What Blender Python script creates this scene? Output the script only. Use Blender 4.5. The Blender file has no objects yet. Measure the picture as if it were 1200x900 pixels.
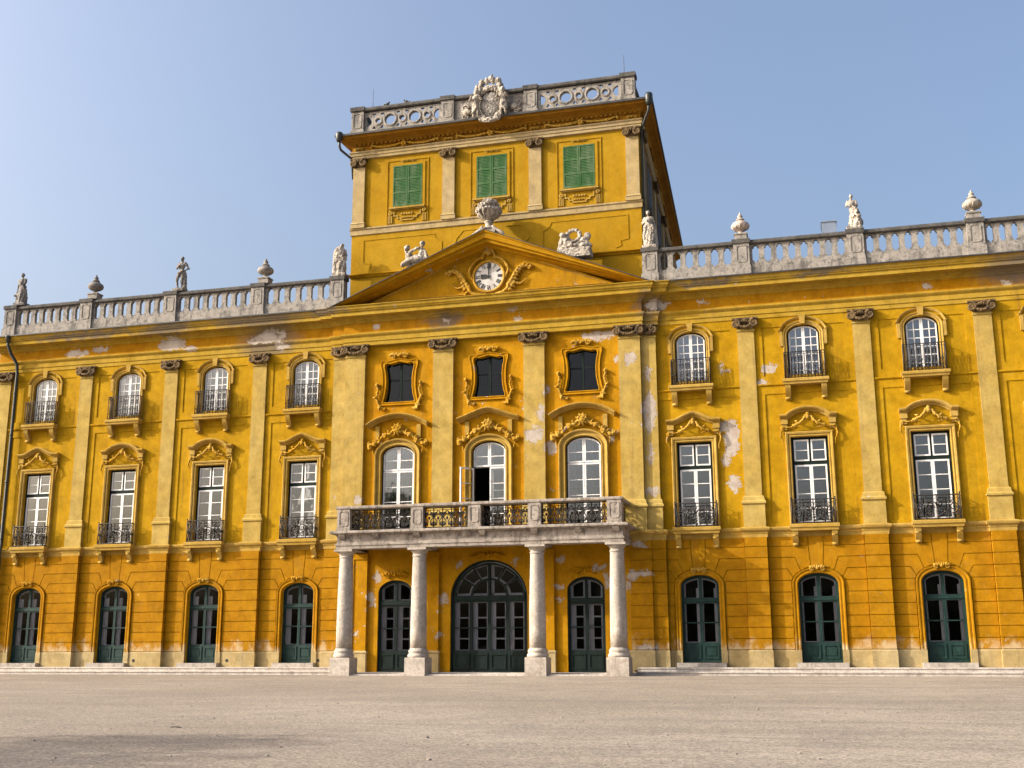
import bpy, bmesh, math, random
from math import sin, cos, pi, sqrt, radians, atan2
from mathutils import Vector, Matrix
from mathutils.geometry import tessellate_polygon

random.seed(7)
scene = bpy.context.scene
COL = scene.collection

# ------------------------------------------------------------------ mesh builder
class MB:
    def __init__(self):
        self.v = []; self.f = []; self.s = []
    def add(self, verts, faces, smooth=False):
        b = len(self.v)
        self.v += [tuple(p) for p in verts]
        for f in faces:
            self.f.append([i + b for i in f]); self.s.append(smooth)
        return self
    def box(self, x0, x1, y0, y1, z0, z1):
        v = [(x0,y0,z0),(x1,y0,z0),(x1,y1,z0),(x0,y1,z0),(x0,y0,z1),(x1,y0,z1),(x1,y1,z1),(x0,y1,z1)]
        return self.add(v, [(0,3,2,1),(4,5,6,7),(0,1,5,4),(1,2,6,5),(2,3,7,6),(3,0,4,7)])
    def poly(self, outer, holes, y0, y1):
        """plate in the xz plane between y0 (front) and y1 (back), with holes"""
        loops = [list(outer)] + [list(h) for h in holes]
        pts = [p for l in loops for p in l]
        tri = tessellate_polygon([[Vector((p[0], p[1], 0)) for p in l] for l in loops])
        n = len(pts)
        v = [(p[0], y0, p[1]) for p in pts] + [(p[0], y1, p[1]) for p in pts]
        f = []
        for a, b, c in tri:
            A, B, C = pts[a], pts[b], pts[c]
            if (B[0]-A[0])*(C[1]-A[1]) - (B[1]-A[1])*(C[0]-A[0]) < 0: b, c = c, b
            f.append((a, b, c)); f.append((c+n, b+n, a+n))
        k = 0
        for li, l in enumerate(loops):
            m = len(l)
            area = sum(l[i][0]*l[(i+1)%m][1] - l[(i+1)%m][0]*l[i][1] for i in range(m))
            flip = (area < 0) != (li > 0)
            for i in range(m):
                a, b = k+i, k+(i+1) % m
                f.append((b, a, a+n, b+n) if not flip else (a, b, b+n, a+n))
            k += m
        return self.add(v, f)
    def tube(self, pts, r, seg=6, cap=True, smooth=True):
        pts = [Vector(p) for p in pts]; n = len(pts)
        rr = r if isinstance(r, (list, tuple)) else [r]*n
        d0 = (pts[1]-pts[0]).normalized()
        up = Vector((0,0,1)) if abs(d0.z) < .9 else Vector((0,1,0))
        nrm = d0.cross(up).normalized()
        v = []
        for i, p in enumerate(pts):
            d = (pts[min(i+1,n-1)] - pts[max(i-1,0)])
            if d.length < 1e-9: d = d0
            d.normalize()
            nrm = (nrm - d*nrm.dot(d))
            if nrm.length < 1e-6: nrm = d.orthogonal()
            nrm.normalize(); bi = d.cross(nrm)
            for k in range(seg):
                a = 2*pi*k/seg
                v.append(p + (nrm*cos(a) + bi*sin(a))*rr[i])
        f = []
        for i in range(n-1):
            for k in range(seg):
                a, b = i*seg+k, i*seg+(k+1) % seg
                f.append((a, b, b+seg, a+seg))
        if cap:
            f.append(tuple(reversed(range(seg)))); f.append(tuple(range((n-1)*seg, n*seg)))
        return self.add(v, f, smooth)
    def lathe(self, prof, c=(0,0,0), seg=24, smooth=True):
        v = []; f = []; n = len(prof)
        for r, z in prof:
            for k in range(seg):
                a = 2*pi*k/seg
                v.append((c[0]+r*cos(a), c[1]+r*sin(a), c[2]+z))
        for i in range(n-1):
            for k in range(seg):
                a, b = i*seg+k, i*seg+(k+1) % seg
                f.append((a, b, b+seg, a+seg))
        f.append(tuple(reversed(range(seg)))); f.append(tuple(range((n-1)*seg, n*seg)))
        return self.add(v, f, smooth)
    def ell(self, c, r, seg=8, rings=5, smooth=True):
        if not isinstance(r, (tuple, list)): r = (r, r, r)
        v = [(c[0], c[1], c[2]-r[2])]; f = []
        for i in range(1, rings):
            t = -pi/2 + pi*i/rings
            for k in range(seg):
                a = 2*pi*k/seg
                v.append((c[0]+r[0]*cos(t)*cos(a), c[1]+r[1]*cos(t)*sin(a), c[2]+r[2]*sin(t)))
        v.append((c[0], c[1], c[2]+r[2])); top = len(v)-1
        for k in range(seg):
            f.append((0, 1+(k+1) % seg, 1+k))
            f.append((top, top-seg+k, top-seg+(k+1) % seg))
        for i in range(rings-2):
            for k in range(seg):
                a, b = 1+i*seg+k, 1+i*seg+(k+1) % seg
                f.append((a, b, b+seg, a+seg))
        return self.add(v, f, smooth)
    def caps(self, p0, p1, r0, r1):
        self.tube([p0, p1], [r0, r1], 8); self.ell(p0, r0); self.ell(p1, r1); return self
    def sweep(self, path, prof, plan=False, closed=False, smooth=False, side=1):
        """prof: closed loop of (off, w).  xz path: off = in-plane normal, w = y.  plan path: w = z"""
        P = [Vector(p) for p in path]; n = len(P); m = len(prof); v = []; f = []
        for i, p in enumerate(P):
            if closed: a, b = P[i-1], P[(i+1) % n]
            else: a, b = P[max(i-1,0)], P[min(i+1,n-1)]
            d1 = (p-a) if (p-a).length > 1e-9 else (b-p)
            d2 = (b-p) if (b-p).length > 1e-9 else (p-a)
            d1 = d1.normalized(); d2 = d2.normalized()
            n1 = Vector((-d1.y, d1.x)); n2 = Vector((-d2.y, d2.x))
            nn = n1+n2
            nn = nn/max(nn.length_squared/2, .3) if nn.length > 1e-6 else n1
            for off, w in prof:
                q = p + nn*off*side
                v.append((q.x, q.y, w) if plan else (q.x, w, q.y))
        for i in range(n if closed else n-1):
            i2 = (i+1) % n
            for k in range(m):
                k2 = (k+1) % m
                f.append((i*m+k, i*m+k2, i2*m+k2, i2*m+k))
        if not closed:
            f.append(tuple(range(m))); f.append(tuple(reversed(range((n-1)*m, n*m))))
        return self.add(v, f, smooth)
    def moved(self, dx=0, dy=0, dz=0, sx=1, start=0):
        self.v[start:] = [(p[0]*sx+dx, p[1]+dy, p[2]+dz) for p in self.v[start:]]
        return self
    def build(self, name, mat, parent=None, loc=None, recalc=True):
        me = bpy.data.meshes.new(name)
        me.from_pydata(self.v, [], self.f)
        for p, s in zip(me.polygons, self.s): p.use_smooth = s
        if recalc:
            bm = bmesh.new(); bm.from_mesh(me)
            bmesh.ops.recalc_face_normals(bm, faces=bm.faces)
            bm.to_mesh(me); bm.free()
        me.materials.append(mat)
        o = bpy.data.objects.new(name, me); COL.objects.link(o)
        if parent: o.parent = parent
        if loc: o.location = loc
        return o

def empty(name, loc=(0,0,0), parent=None):
    o = bpy.data.objects.new(name, None); COL.objects.link(o); o.location = loc
    o.empty_display_size = .3
    if parent: o.parent = parent
    return o
def tag(o, label, cat, group=None):
    o['label'] = label; o['category'] = cat
    if group: o['group'] = group
    return o
def structure(o):
    o['kind'] = 'structure'; return o
def copy_tree(o, parent=None, loc=None):
    c = o.copy(); COL.objects.link(c)
    if parent: c.parent = parent
    if loc is not None: c.location = loc
    for ch in list(o.children): copy_tree(ch, c)
    return c
def sculpt(mb, name, mat, loc, voxel=.03, parent=None, rough=.075):
    """one continuous carved surface out of overlapping solids"""
    o = mb.build(name, mat, None)
    m = o.modifiers.new('r', 'REMESH'); m.mode = 'VOXEL'; m.voxel_size = voxel
    s = o.modifiers.new('s', 'SMOOTH'); s.iterations = 1; s.factor = .3
    if rough:
        tx = bpy.data.textures.new('carving', 'CLOUDS'); tx.noise_scale = .085; tx.noise_depth = 2
        d = o.modifiers.new('d', 'DISPLACE'); d.texture = tx; d.strength = rough; d.mid_level = .5; d.texture_coords = 'LOCAL'
    dg = bpy.context.evaluated_depsgraph_get(); dg.update()
    me = bpy.data.meshes.new_from_object(o.evaluated_get(dg))
    for p in me.polygons: p.use_smooth = True
    old = o.data; o.modifiers.clear(); o.data = me; bpy.data.meshes.remove(old); me.name = name
    if not me.materials: me.materials.append(mat)
    if parent: o.parent = parent
    o.location = loc
    return o

# ------------------------------------------------------------------ node helpers
class NT:
    def __init__(self, name, tree=None):
        if tree is None:
            self.m = bpy.data.materials.new(name); self.m.use_nodes = True; self.t = self.m.node_tree; self.t.nodes.clear()
        else: self.t = tree
    def n(self, typ, ins=None, **kw):
        nd = self.t.nodes.new(typ)
        for k, v in kw.items(): setattr(nd, k, v)
        for k, v in (ins or {}).items():
            if isinstance(v, bpy.types.NodeSocket): self.t.links.new(v, nd.inputs[k])
            else: nd.inputs[k].default_value = v
        return nd
    def math(self, op, a, b=None, c=None, clamp=False):
        ins = {0: a}
        if b is not None: ins[1] = b
        if c is not None: ins[2] = c
        return self.n('ShaderNodeMath', ins, operation=op, use_clamp=clamp).outputs[0]
    def noise(self, vec, scale, detail=4, rough=.55, dist=0):
        return self.n('ShaderNodeTexNoise', {'Vector': vec, 'Scale': scale, 'Detail': detail, 'Roughness': rough, 'Distortion': dist}).outputs['Fac']
    def ramp(self, fac, a, b, va=0., vb=1.):
        return self.n('ShaderNodeMapRange', {'Value': fac, 'From Min': a, 'From Max': b, 'To Min': va, 'To Max': vb}, interpolation_type='SMOOTHSTEP').outputs[0]
    def mix(self, fac, a, b, blend='MIX'):
        nd = self.n('ShaderNodeMix', data_type='RGBA', blend_type=blend)
        for sock, v in ((nd.inputs[0], fac), (nd.inputs[6], a), (nd.inputs[7], b)):
            if isinstance(v, bpy.types.NodeSocket): self.t.links.new(v, sock)
            else: sock.default_value = (*v, 1) if isinstance(v, tuple) and len(v) == 3 else v
        return nd.outputs[2]
    def mapped(self, vec, scale=(1,1,1), loc=(0,0,0)):
        return self.n('ShaderNodeMapping', {'Vector': vec, 'Scale': scale, 'Location': loc}).outputs[0]
    def pos(self): return self.n('ShaderNodeNewGeometry').outputs['Position']
    def out(self, sh):
        o = self.n('ShaderNodeOutputMaterial'); self.t.links.new(sh, o.inputs[0]); return self.m
    def principled(self, color, rough=.8, bump=None, bstr=.3, bdist=.02, **kw):
        ins = {'Base Color': color if isinstance(color, bpy.types.NodeSocket) else (*color, 1), 'Roughness': rough}
        ins.update(kw)
        if bump is not None:
            ins['Normal'] = self.n('ShaderNodeBump', {'Height': bump, 'Strength': bstr, 'Distance': bdist}).outputs[0]
        return self.n('ShaderNodeBsdfPrincipled', ins).outputs[0]

# bare-plaster patches of the palace front: (x, z, half width, half height)
PATCHES = [(9.84,9.02,.29,.74),(9.56,9.48,.39,.24),(9.6,8.16,.16,.3),(9.85,7.21,.23,.33),(6.66,10.15,.27,.84),(6.64,11.76,.1,.35),(5.97,12.41,.23,.28),(4.66,13.51,.71,.18),(5.37,12.45,.1,.14),(1.96,9.49,.36,.35),(2.63,8.93,.21,.28),(2.25,10.36,.14,.36),(2.48,11.31,.09,.22),(5.13,9.29,.1,.28),(11.41,11.69,.29,.21),(11.12,11.16,.2,.1),(9.66,11.7,.17,.07),(9.57,11.92,.07,.17),(7.11,14.62,.48,.18),(8.9,14.62,.2,.09),(-20.06,14.48,.64,.17),(-18.8,14.6,.45,.12),(-15.07,14.57,.74,.28),(-14.1,14.3,.35,.12),(-10.14,14.57,.75,.28),(-10.88,14.43,.38,.16),(-9.54,14.1,.37,.16),(20.35,14.45,.18,.1),(17.46,14.56,.18,.09),(2.93,4.43,.21,.13),(1.15,4.44,.14,.14),(2.88,3.36,.21,.12),(2.88,2.9,.21,.08),(4.54,4.09,.27,.13),(4.8,3.56,.1,.33),(6.14,4.95,.3,.1),(6.21,3.83,.43,.1),(5.84,3.71,.17,.2),(5.63,3.38,.13,.26),(6.33,.99,.42,.13),(-5.02,3.05,.15,.35),(-4.78,3.87,.15,.21),(-1.89,2.97,.18,.2),(-2.05,1.52,.11,.13),(-1.25,4.35,.11,.14),(-5.62,1.61,.15,.1),(-5.66,7.08,.15,.22),(-2.0,13.55,.34,.19),(-1.82,14.59,.19,.11),(1.3,14.46,.15,.09),(1.08,14.85,.19,.06),(-5.0,14.53,.16,.12),(6.66,8.5,.1,.5),(6.7,7.05,.3,.16)]
SOOT = [(-10.2,14.45,1.2,.75),(-10.6,15.25,2.0,.22),(-15.2,15.2,1.3,.22),(-19.5,15.2,2.4,.16),(20.9,14.9,1.5,.5),(9.2,15.3,1.0,.14),(13.5,15.3,.9,.12),(-2.0,14.6,.7,.3),(6.8,14.5,.5,.5),(-7.2,15.3,.8,.18)]
def patch_group():
    g = bpy.data.node_groups.new('bare_plaster_patches', 'ShaderNodeTree')
    g.interface.new_socket('Fac', in_out='OUTPUT', socket_type='NodeSocketFloat')
    n = NT('', g)
    p = n.pos()
    wob = n.n('ShaderNodeTexNoise', {'Vector': p, 'Scale': 4.6, 'Detail': 8, 'Roughness': .75}).outputs['Color']
    wob = n.n('ShaderNodeVectorMath', {0: wob, 1: (.5,.5,.5)}, operation='SUBTRACT').outputs[0]
    p2 = n.n('ShaderNodeVectorMath', {0: wob, 1: (.95,.95,.95), 2: p}, operation='MULTIPLY_ADD').outputs[0]
    cur = None
    for x, z, a, b in PATCHES:
        q = n.n('ShaderNodeVectorMath', {0: p2, 1: (1/a, 0, 1/b), 2: (-x/a, 0, -z/b)}, operation='MULTIPLY_ADD').outputs[0]
        l = n.n('ShaderNodeVectorMath', {0: q}, operation='LENGTH').outputs['Value']
        cur = l if cur is None else n.math('MINIMUM', cur, l)
    f = n.ramp(cur, 1.06, .96)
    o = n.n('NodeGroupOutput'); g.links.new(f, o.inputs[0])
    return g
PG = patch_group()

def plaster(name, base, alt, patches=True, chips=.0, streak=.35, damp=False, rough=.85, mott=1.0, soot=False):
    n = NT(name); p = n.pos()
    big = n.noise(p, .55, 6, .6, .4); mid = n.noise(n.mapped(p, loc=(7,3,1)), 2.3, 8, .68); fine = n.noise(p, 14, 5, .7)
    c = n.mix(n.ramp(big, .32, .68), base, alt)
    v = n.math('ADD', n.math('MULTIPLY', n.math('SUBTRACT', mid, .5), 1.15*mott), 1.0)
    v = n.math('ADD', v, n.math('MULTIPLY', n.math('SUBTRACT', fine, .5), .5*mott))
    c = n.mix(1., c, n.n('ShaderNodeCombineColor', {0: v, 1: v, 2: v}).outputs[0], 'MULTIPLY')
    # rain streaks and soot with a shape of their own
    st = n.noise(n.mapped(p, (3.6, 3.6, .20)), 1.0, 7, .72)
    c = n.mix(n.math('MULTIPLY', n.ramp(st, .52, .78), streak), c, (base[0]*.42, base[1]*.40, base[2]*.6+.02))
    pale = n.noise(n.mapped(p, (1.1, 1.1, .5), (11,5,2)), 1.1, 8, .72)
    c = n.mix(n.math('MULTIPLY', n.ramp(pale, .57, .74), .38), c, (base[0]*1.12+.02, base[1]*1.25+.03, base[2]*1.4+.025))
    if soot:
        wob = n.n('ShaderNodeTexNoise', {'Vector': p, 'Scale': 1.1, 'Detail': 7, 'Roughness': .7}).outputs['Color']
        q0 = n.n('ShaderNodeVectorMath', {0: wob, 1: (2.2,2.2,1.1), 2: p}, operation='MULTIPLY_ADD').outputs[0]
        cur = None
        for x, z, a, b in SOOT:
            x += 1.1; z += .55
            l = n.n('ShaderNodeVectorMath', {0: n.n('ShaderNodeVectorMath', {0: q0, 1: (1/a, 0, 1/b), 2: (-x/a, 0, -z/b)}, operation='MULTIPLY_ADD').outputs[0]}, operation='LENGTH').outputs['Value']
            cur = l if cur is None else n.math('MINIMUM', cur, l)
        sm = n.math('MULTIPLY', n.ramp(cur, 1.6, .5), n.ramp(fine, .2, .5))
        c = n.mix(n.math('MULTIPLY', sm, .88), c, (.14,.115,.09))
    sp = n.noise(n.mapped(p, (1,1,.7), (6,1,3)), 7.0, 8, .78)
    c = n.mix(n.math('MULTIPLY', n.ramp(sp, .56, .68), .42), c, (base[0]*1.25+.03, base[1]*1.4+.04, base[2]*2+.05))
    c = n.mix(n.math('MULTIPLY', n.ramp(sp, .44, .33), .38), c, (base[0]*.55, base[1]*.5, base[2]*.5))
    mask = None
    if patches:
        mask = n.n('ShaderNodeGroup', node_tree=PG).outputs[0]
    if mask is not None: mask = n.math('MULTIPLY', mask, n.ramp(n.noise(n.mapped(p, loc=(4,4,2)), 5.5, 6, .7), .36, .41))
    if chips > 0:
        ch = n.noise(n.mapped(p, loc=(3,9,4)), 2.8, 7, .7)
        cm = n.ramp(ch, .735-chips, .75-chips)
        cm = n.math('MULTIPLY', cm, n.ramp(n.noise(n.mapped(p, loc=(1,4,8)), .45, 3, .5), .42, .55))
        mask = cm if mask is None else n.math('MAXIMUM', mask, cm)
    if damp:
        sep = n.n('ShaderNodeSeparateXYZ', {0: p}).outputs[2]
        dn = n.noise(n.mapped(p, (1.3,1.3,.9), (1,2,9)), 1.6, 8, .7)
        hgt = n.math('ADD', sep, n.math('MULTIPLY', n.math('SUBTRACT', dn, .5), 2.6))
        dm = n.ramp(hgt, 1.35, .75)
        c = n.mix(n.math('MULTIPLY', dm, .7), c, (.50,.40,.25))
    if mask is not None:
        bare = n.mix(n.ramp(mid, .35, .65), (.34,.28,.235), (.44,.385,.33))
        c = n.mix(mask, c, bare)
        hb = n.math('SUBTRACT', n.math('ADD', n.math('MULTIPLY', mid, .25), n.math('MULTIPLY', fine, .12)), n.math('MULTIPLY', mask, 1.8))
    else:
        hb = n.math('ADD', n.math('MULTIPLY', mid, .25), n.math('MULTIPLY', fine, .12))
    return n.out(n.principled(c, rough, hb, .55, .03, **{'Specular IOR Level': .06}))

def stone(name, base, dark, amount=.5, rough=.9, top=0.):
    n = NT(name); p = n.pos()
    a = n.noise(p, 1.7, 8, .7, .3); b = n.noise(p, 11, 6, .7); st = n.noise(n.mapped(p, (3,3,.35)), 1.3, 7, .7)
    c = n.mix(n.ramp(a, .36, .66), base, tuple(x*.78 for x in base))
    c = n.mix(n.math('MULTIPLY', n.ramp(st, .47, .68), amount), c, dark)
    cr = n.noise(n.mapped(p, loc=(2,7,1)), 4.2, 8, .74, .3)
    c = n.mix(n.math('MULTIPLY', n.ramp(cr, .49, .63), min(1, amount*1.05)), c, tuple(x*1.3 for x in dark))
    v = n.math('ADD', n.math('MULTIPLY', n.math('SUBTRACT', b, .5), 1.3), 1.0)
    c = n.mix(1., c, n.n('ShaderNodeCombineColor', {0: v, 1: v, 2: v}).outputs[0], 'MULTIPLY')
    if top > 0:   # lichen and soot that settled on upward faces
        nz = n.n('ShaderNodeSeparateXYZ', {0: n.n('ShaderNodeNewGeometry').outputs['Normal']}).outputs[2]
        tm = n.math('MULTIPLY', n.ramp(nz, .25, .8), n.ramp(a, .3, .55))
        c = n.mix(n.math('MULTIPLY', tm, top), c, dark)
    return n.out(n.principled(c, rough, n.math('ADD', a, n.math('MULTIPLY', b, .5)), .5, .02, **{'Specular IOR Level': .2}))

def paint(name, base, alt, rough=.5, scale=5., spec=.4, amount=1.):
    rr = rough
    n = NT(name); p = n.pos()
    a = n.noise(n.mapped(p, (1,1,.4)), scale, 7, .7)
    c = n.mix(n.math('MULTIPLY', n.ramp(a, .4, .7), amount), base, alt)
    return n.out(n.principled(c, rough, a, .25, .01, **{'Specular IOR Level': spec}))

def glass(name, tint=.8, ior=2.3):
    n = NT(name); p = n.pos()
    wob = n.noise(p, 1.4, 2, .5)
    nb = n.n('ShaderNodeBump', {'Height': wob, 'Strength': .08, 'Distance': .05}).outputs[0]
    fr = n.n('ShaderNodeFresnel', {'IOR': ior}).outputs[0]
    t = n.n('ShaderNodeBsdfTransparent', {'Color': (tint, tint, tint*1.02, 1)}).outputs[0]
    g = n.n('ShaderNodeBsdfGlossy', {'Color': (1,1,1,1), 'Roughness': .03, 'Normal': nb}).outputs[0]
    return n.out(n.n('ShaderNodeMixShader', {0: fr, 1: t, 2: g}).outputs[0])

M = {}
M['wall']    = plaster('yellow_plaster', (.330,.180,.0045), (.38,.216,.007), True, .03, .6)
M['front']   = plaster('orange_plaster', (.350,.160,.003), (.385,.192,.005), True, .095, .35)
M['ground']  = plaster('ochre_plaster', (.290,.130,.0028), (.325,.155,.0045), True, .06, .35, True)
M['pil']     = plaster('pale_yellow_plaster', (.345,.235,.058), (.385,.275,.082), True, .075, .6)
M['corn']    = plaster('cornice_plaster', (.335,.205,.020), (.37,.24,.036), True, .07, .65, soot=True)
M['frieze']  = plaster('frieze_plaster', (.325,.140,.003), (.35,.17,.006), True, .085, .6, soot=True)
M['ped']     = plaster('pediment_plaster', (.335,.165,.004), (.37,.195,.008), True, .085, .5)
M['trim']    = plaster('trim_plaster', (.345,.215,.040), (.38,.25,.065), False, .0, .4)
M['orn']     = plaster('stucco_ornament', (.335,.172,.010), (.385,.235,.045), False, .09, .5)
M['tower']   = plaster('tower_plaster', (.315,.172,.007), (.345,.200,.012), False, .0, .25, mott=.6)
M['towerc']  = plaster('tower_cornice_plaster', (.25,.110,.009), (.28,.135,.014), False, .0, .5)
M['tside']   = plaster('tower_flank_plaster', (.16,.12,.075), (.21,.165,.11), False, .0, .6)  # greyer and darker than the plaster of the tower front
M['tpil']    = plaster('tower_pilaster_plaster', (.34,.25,.11), (.36,.275,.15), False, .06, .8)
M['plinth']  = plaster('base_plaster', (.31,.225,.095), (.37,.29,.15), False, .05, .9)
M['stone']   = stone('pale_limestone', (.40,.355,.31), (.16,.14,.12), .55, top=.3)
M['column']  = stone('column_limestone', (.44,.39,.335), (.22,.18,.145), .6)
M['bal']     = stone('balustrade_stone', (.32,.29,.255), (.08,.075,.07), .8, top=.5)
M['rail']    = stone('sooty_stone', (.105,.097,.088), (.03,.03,.03), .7, top=.5)
M['balc']    = stone('balcony_stone', (.36,.31,.265), (.10,.085,.07), .8, top=.4)
M['stat']    = stone('statue_stone', (.42,.37,.31), (.10,.082,.065), .85, top=.25)
M['statd']   = stone('sooty_statue_stone', (.24,.22,.20), (.06,.06,.06), .5, top=.4)
M['cap']     = stone('capital_stone', (.150,.098,.045), (.035,.025,.016), .8)
M['green']   = paint('dark_green_paint', (.005,.024,.021), (.014,.044,.038), .6, 6., .25)
M['dgreen']  = paint('black_green_paint', (.006,.013,.011), (.012,.022,.018), .7, 5., .15)
M['shut']    = paint('shutter_green_paint', (.032,.098,.028), (.105,.155,.082), .8, 3.2, .2)
M['white']   = paint('white_window_paint', (.72,.71,.70), (.60,.59,.57), .5, 7.)
M['curt']    = paint('white_curtain', (.46,.44,.46), (.38,.36,.38), .9, 2., .1)
M['inner']   = paint('inner_white_paint', (.84,.84,.84), (.74,.74,.74), .5, 7.)
M['iron']    = paint('black_iron', (.018,.016,.015), (.035,.025,.02), .5, 9.)
M['pipe']    = paint('dark_green_zinc', (.020,.026,.024), (.04,.045,.04), .45, 3.)
M['gutter']  = paint('black_zinc', (.03,.03,.03), (.06,.055,.05), .5, 3.)
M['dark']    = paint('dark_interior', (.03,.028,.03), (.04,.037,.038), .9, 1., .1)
M['glass']   = glass('window_glass')
M['dglass']  = glass('dark_door_glass', .72, 1.32)
M['dial']    = paint('white_dial', (.52,.50,.47), (.34,.32,.30), .6, 4.)
M['black']   = paint('black_clock_paint', (.012,.011,.010), (.02,.018,.016), .5, 9.)
M['bluesh']  = paint('faded_blue_shutter', (.10,.13,.17), (.16,.19,.23), .7, 3.)
M['box']     = paint('pale_grey_sheet_metal', (.42,.50,.62), (.36,.44,.56), .5, 2.)

# ------------------------------------------------------------------ shape helpers
def arch_fn(hw, zs, zt):
    return lambda x: zs + (zt-zs)*sqrt(max(0., 1-(x/hw)**2))
def arch_loop(hw, z0, zs, zt, n=16):
    f = arch_fn(hw, zs, zt)
    top = [hw*cos(pi*i/n) for i in range(n+1)]
    return [(-hw, z0), (hw, z0)] + [(x, f(x)) for x in top]
def arch_path(hw, z0, zs, zt, n=18):
    f = arch_fn(hw, zs, zt)
    return [(-hw, z0)] + [(-hw*cos(pi*i/n), f(hw*cos(pi*i/n))) for i in range(n+1)] + [(hw, z0)]
def rect(x0, x1, z0, z1): return [(x0,z0),(x1,z0),(x1,z1),(x0,z1)]
def leaf(mb, x0, x1, z0, top, fw, rows, bw, y0, y1, cols=()):
    """a glazed leaf: stiles and rails of width fw, bars of width bw at the given rows / columns"""
    tf = top if callable(top) else (lambda x: top)
    k = 8 if callable(top) else 1
    outer = [(x0, z0), (x1, z0)] + [(x1+(x0-x1)*i/k, tf(x1+(x0-x1)*i/k)) for i in range(k+1)]
    xs = [x0+fw] + [q for c in cols for q in (c-bw/2, c+bw/2)] + [x1-fw]
    zz = [z0+fw] + [q for r in rows for q in (r-bw/2, r+bw/2)]
    holes = []
    for i in range(0, len(xs), 2):
        a, b = xs[i], xs[i+1]
        for j in range(0, len(zz), 2):
            if j+1 < len(zz): holes.append(rect(a, b, zz[j], zz[j+1]))
            else:
                holes.append([(a, zz[j]), (b, zz[j])] + [(b+(a-b)*q/k, tf(b+(a-b)*q/k)-fw) for q in range(k+1)])
    mb.poly(outer, holes, y0, y1)
def yz_prism(mb, prof, x0, x1):
    n = len(prof)
    v = [(x0, y, z) for y, z in prof] + [(x1, y, z) for y, z in prof]
    f = [(i, (i+1) % n, (i+1) % n+n, i+n) for i in range(n)] + [tuple(range(n)), tuple(range(2*n-1, n-1, -1))]
    return mb.add(v, f)
def plan_block(mb, hw, p, prof, y=0, cx=0):
    """moulding prof [(out, z)...] wrapped round the front of a block |x-cx|<hw, y-p..y"""
    path = [(cx-hw, y+.02), (cx-hw, y-p), (cx+hw, y-p), (cx+hw, y+.02)]
    return mb.sweep(path, prof, plan=True, side=-1)
def spiral(cx, cz, y, r, turns, d, a0=0, n=22, r1=.12):
    return [(cx + (r*(1-(1-r1)*i/n))*cos(a0+d*2*pi*turns*i/n), y, cz + (r*(1-(1-r1)*i/n))*sin(a0+d*2*pi*turns*i/n)) for i in range(n+1)]
def curve3(pts, n=10):
    """smooth polyline through points (Catmull-Rom)"""
    P = [Vector(p) for p in pts]; P = [P[0]*2-P[1]] + P + [P[-1]*2-P[-2]]; o = []
    for i in range(1, len(P)-2):
        for k in range(n):
            t = k/n; a, b, c, d = P[i-1:i+3]
            o.append(.5*((2*b)+(c-a)*t+(2*a-5*b+4*c-d)*t*t+(-a+3*b-3*c+d)*t**3))
    o.append(P[-2]); return o
def blobs(mb, pts, r, step=1, jit=.35, rnd=random):
    for i, p in enumerate(pts):
        if i % step: continue
        q = r*(1+jit*(rnd.random()*2-1))
        mb.ell((p[0]+rnd.uniform(-.3,.3)*r, p[1], p[2]+rnd.uniform(-.3,.3)*r), (q, q*.8, q*rnd.uniform(.8,1.25)), 6, 4)
def leafy(mb, p, ang, ln, w, y, th=.05):
    """an acanthus-like lobe in the xz plane, curled outwards at its tip"""
    dx, dz = cos(ang), sin(ang)
    pts = [(p[0]+dx*ln*t, y-th*1.6*sin(pi*min(1,t*1.1)), p[1]+dz*ln*t) for t in (0,.2,.4,.6,.8,1)]
    mb.tube(pts, [w*.35, w*.8, w, w*.85, w*.5, w*.15], 5)

palace = empty('palace', (0,0,0))
tag(palace, 'ochre yellow baroque palace of three storeys with a square central tower', 'palace')
BAY = 4.4; X0 = 8.3726
bays = [-(X0+3*BAY), -(X0+2*BAY), -(X0+BAY), -X0, X0, X0+BAY, X0+2*BAY, X0+3*BAY]
XE = 24.2; CB = 3.963; YC = -.16
pilx_all = sorted(s*(X0+BAY*(i+.5)) for s in (-1,1) for i in range(4))

# ------------------------------------------------------------------ walls with real openings
mid_hole = rect(-.69, .69, 5.56, 8.92)
up_hole = arch_loop(.62, 11.16, 13.0, 13.40)
door_hole = arch_loop(.73, .46, 3.33, 3.74)
def sh(l, x): return [(p[0]+x, p[1]) for p in l]
w = MB()
for sgn in (-1, 1):
    bs = [b for b in bays if b*sgn > 0]
    x0, x1 = (-XE, -6.9) if sgn < 0 else (6.9, XE)
    w.poly(rect(x0, x1, .0, 15.2), [sh(h, b) for b in bs for h in (mid_hole, up_hole, door_hole)], 0., .35)
cwin = arch_loop(.74, 5.70, 8.92, 9.36)
dk = [(.66,11.24),(.665,11.32),(.61,11.5),(.555,11.85),(.55,12.2),(.575,12.5),(.63,12.72),(.62,12.86),(.52,12.90),(.38,12.87),(.2,12.91),(0,12.96)]
dkl = dk + [(-x, z) for x, z in reversed(dk[:-1])]
dkh = [(x*1.03, 12.1+(z-12.1)*1.02) for x, z in dkl]
sdoor = arch_loop(.75, .10, 3.25, 3.76)
cdoor = arch_loop(1.60, .10, 3.02, 4.50, 24)
w.poly(rect(-6.9, 6.9, 0, 15.2), [sh(cwin, x) for x in (-CB,0,CB)] + [sh(dkh, x) for x in (-CB,0,CB)] + [sh(sdoor, -CB), sh(sdoor, CB), cdoor], YC, .35)
for s in (-1, 1):        # flanks and back
    w.box(s*XE-.35*(s>0), s*XE+.35*(s<0), .35, 20, 0, 15.2)
w.box(-XE, XE, 20, 20.35, 0, 15.2)
w.build('wall', M['wall'], palace)
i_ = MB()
i_.box(-XE+.36, XE-.36, 3.6, 3.8, .1, 15.1)
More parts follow.
